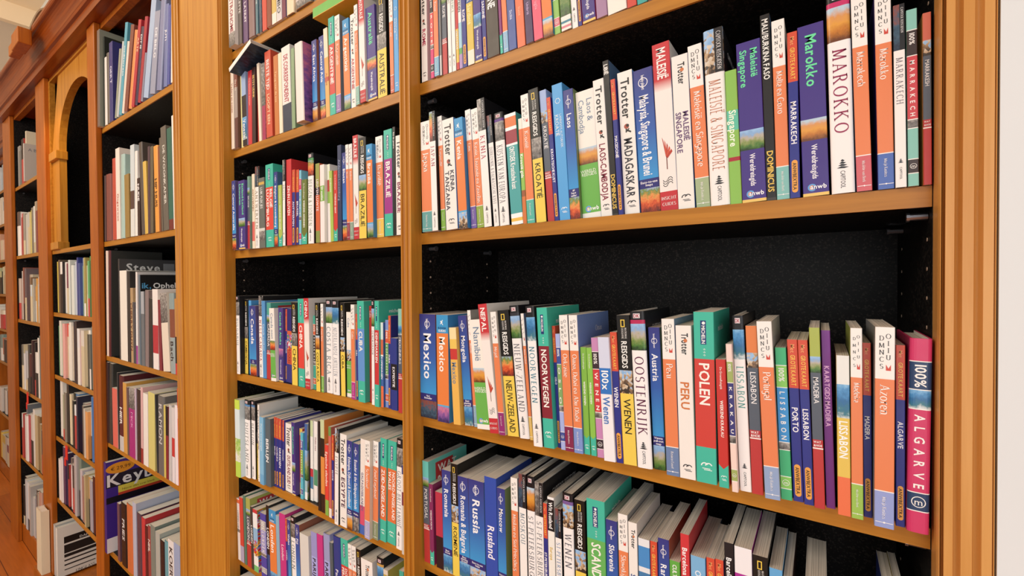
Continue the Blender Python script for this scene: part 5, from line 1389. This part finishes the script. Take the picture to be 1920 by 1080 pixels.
fill(-4.88, -4.12, -1.2565, 'c8b8b0 e0e0dc 6a7078 e8e4e0 c03848 d8d0c8 e8e4dc c8b080 806030 a89060 3a4858 283850'.split(), .28, .40)
fill(-4.89, -4.2, -1.77, '2a2624 302c2a d0d4d8 e8e4e0 88684a b8b4b0 c8c8c8 8a9098 302c28 b0a898 c89a88 3a3430'.split(), .26, .42)
for zt, hx in ((.9, 'e0e4e8 7a3a30 c8d0d8 b0c0c8 e8e4e0 a8b8c8 d0ccc8 606870'), (.575, 'e0b8a0 f0e4d8 e8e0d0 a8b8c8 88a0b8 c0a890 e8d8c8 d8dcd8'), (.23, 'e8c8a8 e0a888 f0e0c0 c85840 e8d8c0 b89878 f0e4d0 d8b898'), (-.105, 'c8d0a0 d8d8a0 e8e4c0 c05030 d8c890 a8b080 b0583a e0d4b8'), (-.45, 'c03830 70b048 e8e0c8 d8c8a8 a86a50 c8a850 e8dcc8 983a30'), (-.775, '6a7a78 88a098 c87858 382420 e0dcd8 a04030 c0c8c0 7a5a48'), (-1.3, 'e8e0d8 282428 d8d0c8 383030 3a6a90 302c2c b8b0a8 e8e4dc'), (-1.78, 'e8c040 d8b038 c8b8a8 8a3040 a86070 783038 d8d0c8 b04858')):
    fill(-6.98, -5.9, zt+ST, hx.split(), .18, .28, YF)
me = mesh_from('far_books', SV, SF, SC, SM, COVER_MATS)
sb = link(bpy.data.objects.new('far_books', me))
tag(sb, 'mixed books and albums crowding every shelf left of the broad fluted pilaster', 'books', kind='stuff')

# ------------------------------------------------------------------ single big volumes on the left shelves
def big(loc, w, h, dep, cols, label, side, sideart=(), texts=(), rot=0.0, group=None):
    p = Print(w, h)
    for f, c in cols: p.band(f, c)
    for a in texts: p.down(*a)
    p.side = side; p.sideart = list(sideart)
    return put_book(loc, w, h, rot, 'B|', label, group, dep, True, p)
big((-2.628, -.004, Z-.338), 0.016, 0.456, 0.24, [(1, '3a3a3c')], 'tall dark grey album with Steve in large pale letters across its cover', '464648',
    [('Steve', 0.025, 0.02, 0.036, 'd8dadc', 'B'), ('#8a8c90', 0.165, 0.06, 0.045)])
big((-2.610, -.004, Z-.338), 0.088, 0.402, 0.23, [(1, 'f0ece0')], 'thick cream album standing just right of the tall Steve album', 'e8e4d8')
o = big((-2.372, -.004, Z-.338), 0.018, 0.380, 0.24, [(1, '5a7080')], 'black album with ik,Ophelia in blue and white letters on its cover', '1a1a1c',
    [('ik,', 0.006, 0.034, 0.023, '48a8e0', 'B'), ('Ophelia', 0.045, 0.034, 0.023, 'f4f4f4', 'B')])
big((-2.350, -.004, Z-.338), 0.035, 0.31, 0.20, [(.3, 'a8b0b8'), (1, '6a7278')], 'grey album standing just right of the black ik,Ophelia album', '8a8c8c')
kb = big((-2.8365, -.018, Z-1.283), 0.031, 0.435, 0.25, [(1, '3c2484')], 'large purple keyboard course box with an orange price oval and yellow strip', '46289a',
    [('#241a30', 0.0, 0.125, 0.25, 0.062), ('Keyb', 0.004, 0.062, 0.056, 'f4f2f4', 'B'), ('the', 0.135, 0.012, 0.026, 'f4f2f4', 'B'), ('#ecdc20', 0.045, 0.158, 0.2, 0.122), ('#d84018', 0.045, 0.17, 0.2, 0.158), ('#1c1824', 0.0, 0.2, 0.25, 0.17), ('Nieuw: alles over klank', 0.06, 0.14, 0.010, '8a6a10', 'R'), ('#f2f0f2', 0.0, 0.4345, 0.25, 0.365)])
kb['category'] = 'box'; kb.name = 'keyboard_box'
def oval(root, w, h):
    V = []; n = 24
    V = [(w+0.0006, 0.055+0.055*math.cos(2*math.pi*i/n), h-0.036+0.026*math.sin(2*math.pi*i/n)) for i in range(n)]
    V2 = [(w+0.0014, y, z) for x, y, z in V]
    m = MB(); m.v = V+V2; m.f = [tuple(range(n))] + [tuple(range(n, 2*n))] + [(i, (i+1) % n, n+(i+1) % n, n+i) for i in range(n)]; m.m = [0]*len(m.f)
    m.build('price_sticker', simple('orange_sticker', 'f0a028', .5), root)
    tv, tf, L = layout('€ 29,99', 'R'); k = 0.075/L
    m = MB(); m.v = [(w+0.0018, 0.018+x*k, h-0.044+y*0.016) for x, y in tv]; m.f = tf; m.m = [0]*len(tf)
    m.build('price_lettering', simple('price_ink', '6a3a10', .6), root)
oval(kb, 0.031, 0.435)
big((-4.005, -.066, Z-1.757), 0.115, 0.385, 0.038, [(1, 'efe6c4')], 'large cream book jutting out at the foot of the far post', 'efe6c4')
big((-3.839, -.02, Z-1.757), 0.037, 0.31, 0.24, [(1, 'c8c8c4')], 'grey album at floor level just left of the black and white banded cover', 'b0b0ac')
un = big((-3.800, -.018, Z-1.757), 0.03, 0.30, 0.235, [(1, 'f0ece0')], 'white album at floor level with heavy black bands across its cover', 'f0ece0',
    [('#201c1a', 0.03, 0.105, 0.17, 0.065), ('UNGLASS', 0.08, 0.285, 0.016, '48484a', 'S'), ('DANSEN', 0.10, 0.085, 0.014, 'e8e4dc', 'B')])
def bars(root, w, h):
    m = MB()
    for t0, t1, d0, d1 in ((.115, .165, .03, .2), (.172, .19, .03, .2), (.205, .213, .03, .2), (.232, .24, .03, .2), (.262, .267, .03, .17)):
        m.box(w+0.0004, w+0.0008, d0, d1, h-t1, h-t0)
    m.build('printed_bars', simple('black_ink', '201c1a', .5), root)
bars(un, 0.03, 0.30)
b1 = big((-4.6, 0.01, Z+.7186), 0.03, 0.36, 0.24, [(1, 'e0d0b0')], 'cream album with a barred window drawing, far top shelf', 'e4d4b4', [('#3a2a20', 0.07, 0.11, 0.07)])
b2 = big((-4.54, -.01, Z+.7186), 0.02, 0.26, 0.2, [(1, 'd8d0c8')], 'pale book with a portrait standing before the cream far album', 'c8bcb0', [('A Belle', 0.02, 0.03, 0.02, '7a7a80', 'R')])

# books lying on the tops of standing books
def lying(label, loc, sx, sy, sz, roty, cspine, ccover):
    root = empty('book', loc, (0, roty, 0)); tag(root, label, 'book', 'books lying on top of other books')
    t = 0.0015
    V = []; m = MB()
    m.box(0, sx, 0, sy, 0, t, 1).box(0, sx, 0, sy, sz-t, sz, 0).box(0, sx, 0, t, t, sz-t, 0)
    m.build('cover', [simple('lying_cover_' + cspine, cspine, .4, 0, .08, 30), ccover], root)
    MB().box(0.001, sx-0.002, t+0.0005, sy-0.002, t, sz-t).build('page_block', PAGES, root)
    return root
lying('green and yellow book lying flat on the Argentina guides', (-1.066, -0.012, Z+.673), 0.165, 0.16, 0.024, 0.0, '6ab84a', simple('yellow_cover', 'e0a828', .4, 0, .12, 50))
lying('white-edged book with a dark photo cover lying tilted on the left of the second shelf', (-1.462, -0.036, Z+.634), 0.138, 0.2, 0.014, -0.35, 'f0ece4', PHOTOS[3])

# ------------------------------------------------------------------ small things
lampb = empty('cornice_block', (-3.615, -0.116, Z+1.30))
tag(lampb, 'pair of stepped wooden blocks on the cornice with a looped cable', 'wooden block')
MB().box(-0.085, 0.085, -0.055, -0.001, 0.0, 0.085).build('block_body', W_DARK, lampb, 0.004)
MB().box(-0.24, -0.09, -0.045, -0.001, 0.015, 0.075).build('side_block', W_DARK, lampb, 0.004)
cp = [(0.05+0.02*k, 0.0+0.004*k, 0.10+0.07*math.sin(math.pi*k/12)+0.001*k) for k in range(13)]
MB().tube(cp, 0.008, 6).build('cable', CABLE, lampb)

nb = empty('gilded_box', (-3.06, 0.1, Z+.2105))
tag(nb, 'small gilded wooden box standing at the edge of the arched niche', 'box')
MB().box(-0.03, 0.06, 0, 0.1, 0.025, 0.13).build('box_body', GILT, nb, 0.003)
m = MB()
for k in range(4): m.tube([(-0.03+0.03*k, -0.005, 0.0), (-0.025+0.03*k, -0.012, 0.025)], 0.009, 8)
m.build('carved_foot', GILT, nb)
for x, z, lb in ((-4.56, Z-.775, 'red ribbon marker hanging over a shelf of the farther bay'), (-3.55, Z-.945, 'red ribbon marker hanging below the arched niche bay')):
    m = MB(); m.box(-0.022, 0.02, -0.012, -0.009, -0.05, 0.03).box(-0.04, -0.015, -0.013, -0.010, -0.09, -0.045)
    o = m.build('ribbon_marker', RED); o.location = (x, 0, z); tag(o, lb, 'ribbon', 'red ribbon markers')
# warm little lamp tucked over the niche
ld = bpy.data.lights.new('niche_lamp', 'SPOT'); ld.energy = 14; ld.color = (1.0, 0.66, 0.2); ld.spot_size = 0.9; ld.spot_blend = 0.8; ld.shadow_soft_size = 0.03
lo = bpy.data.objects.new('niche_lamp', ld); COL.objects.link(lo); lo.location = (-3.35, -0.35, Z+1.15)
lo.rotation_euler = (Vector((-3.74, 0.0, Z+0.75)) - Vector(lo.location)).to_track_quat('-Z', 'Y').to_euler()
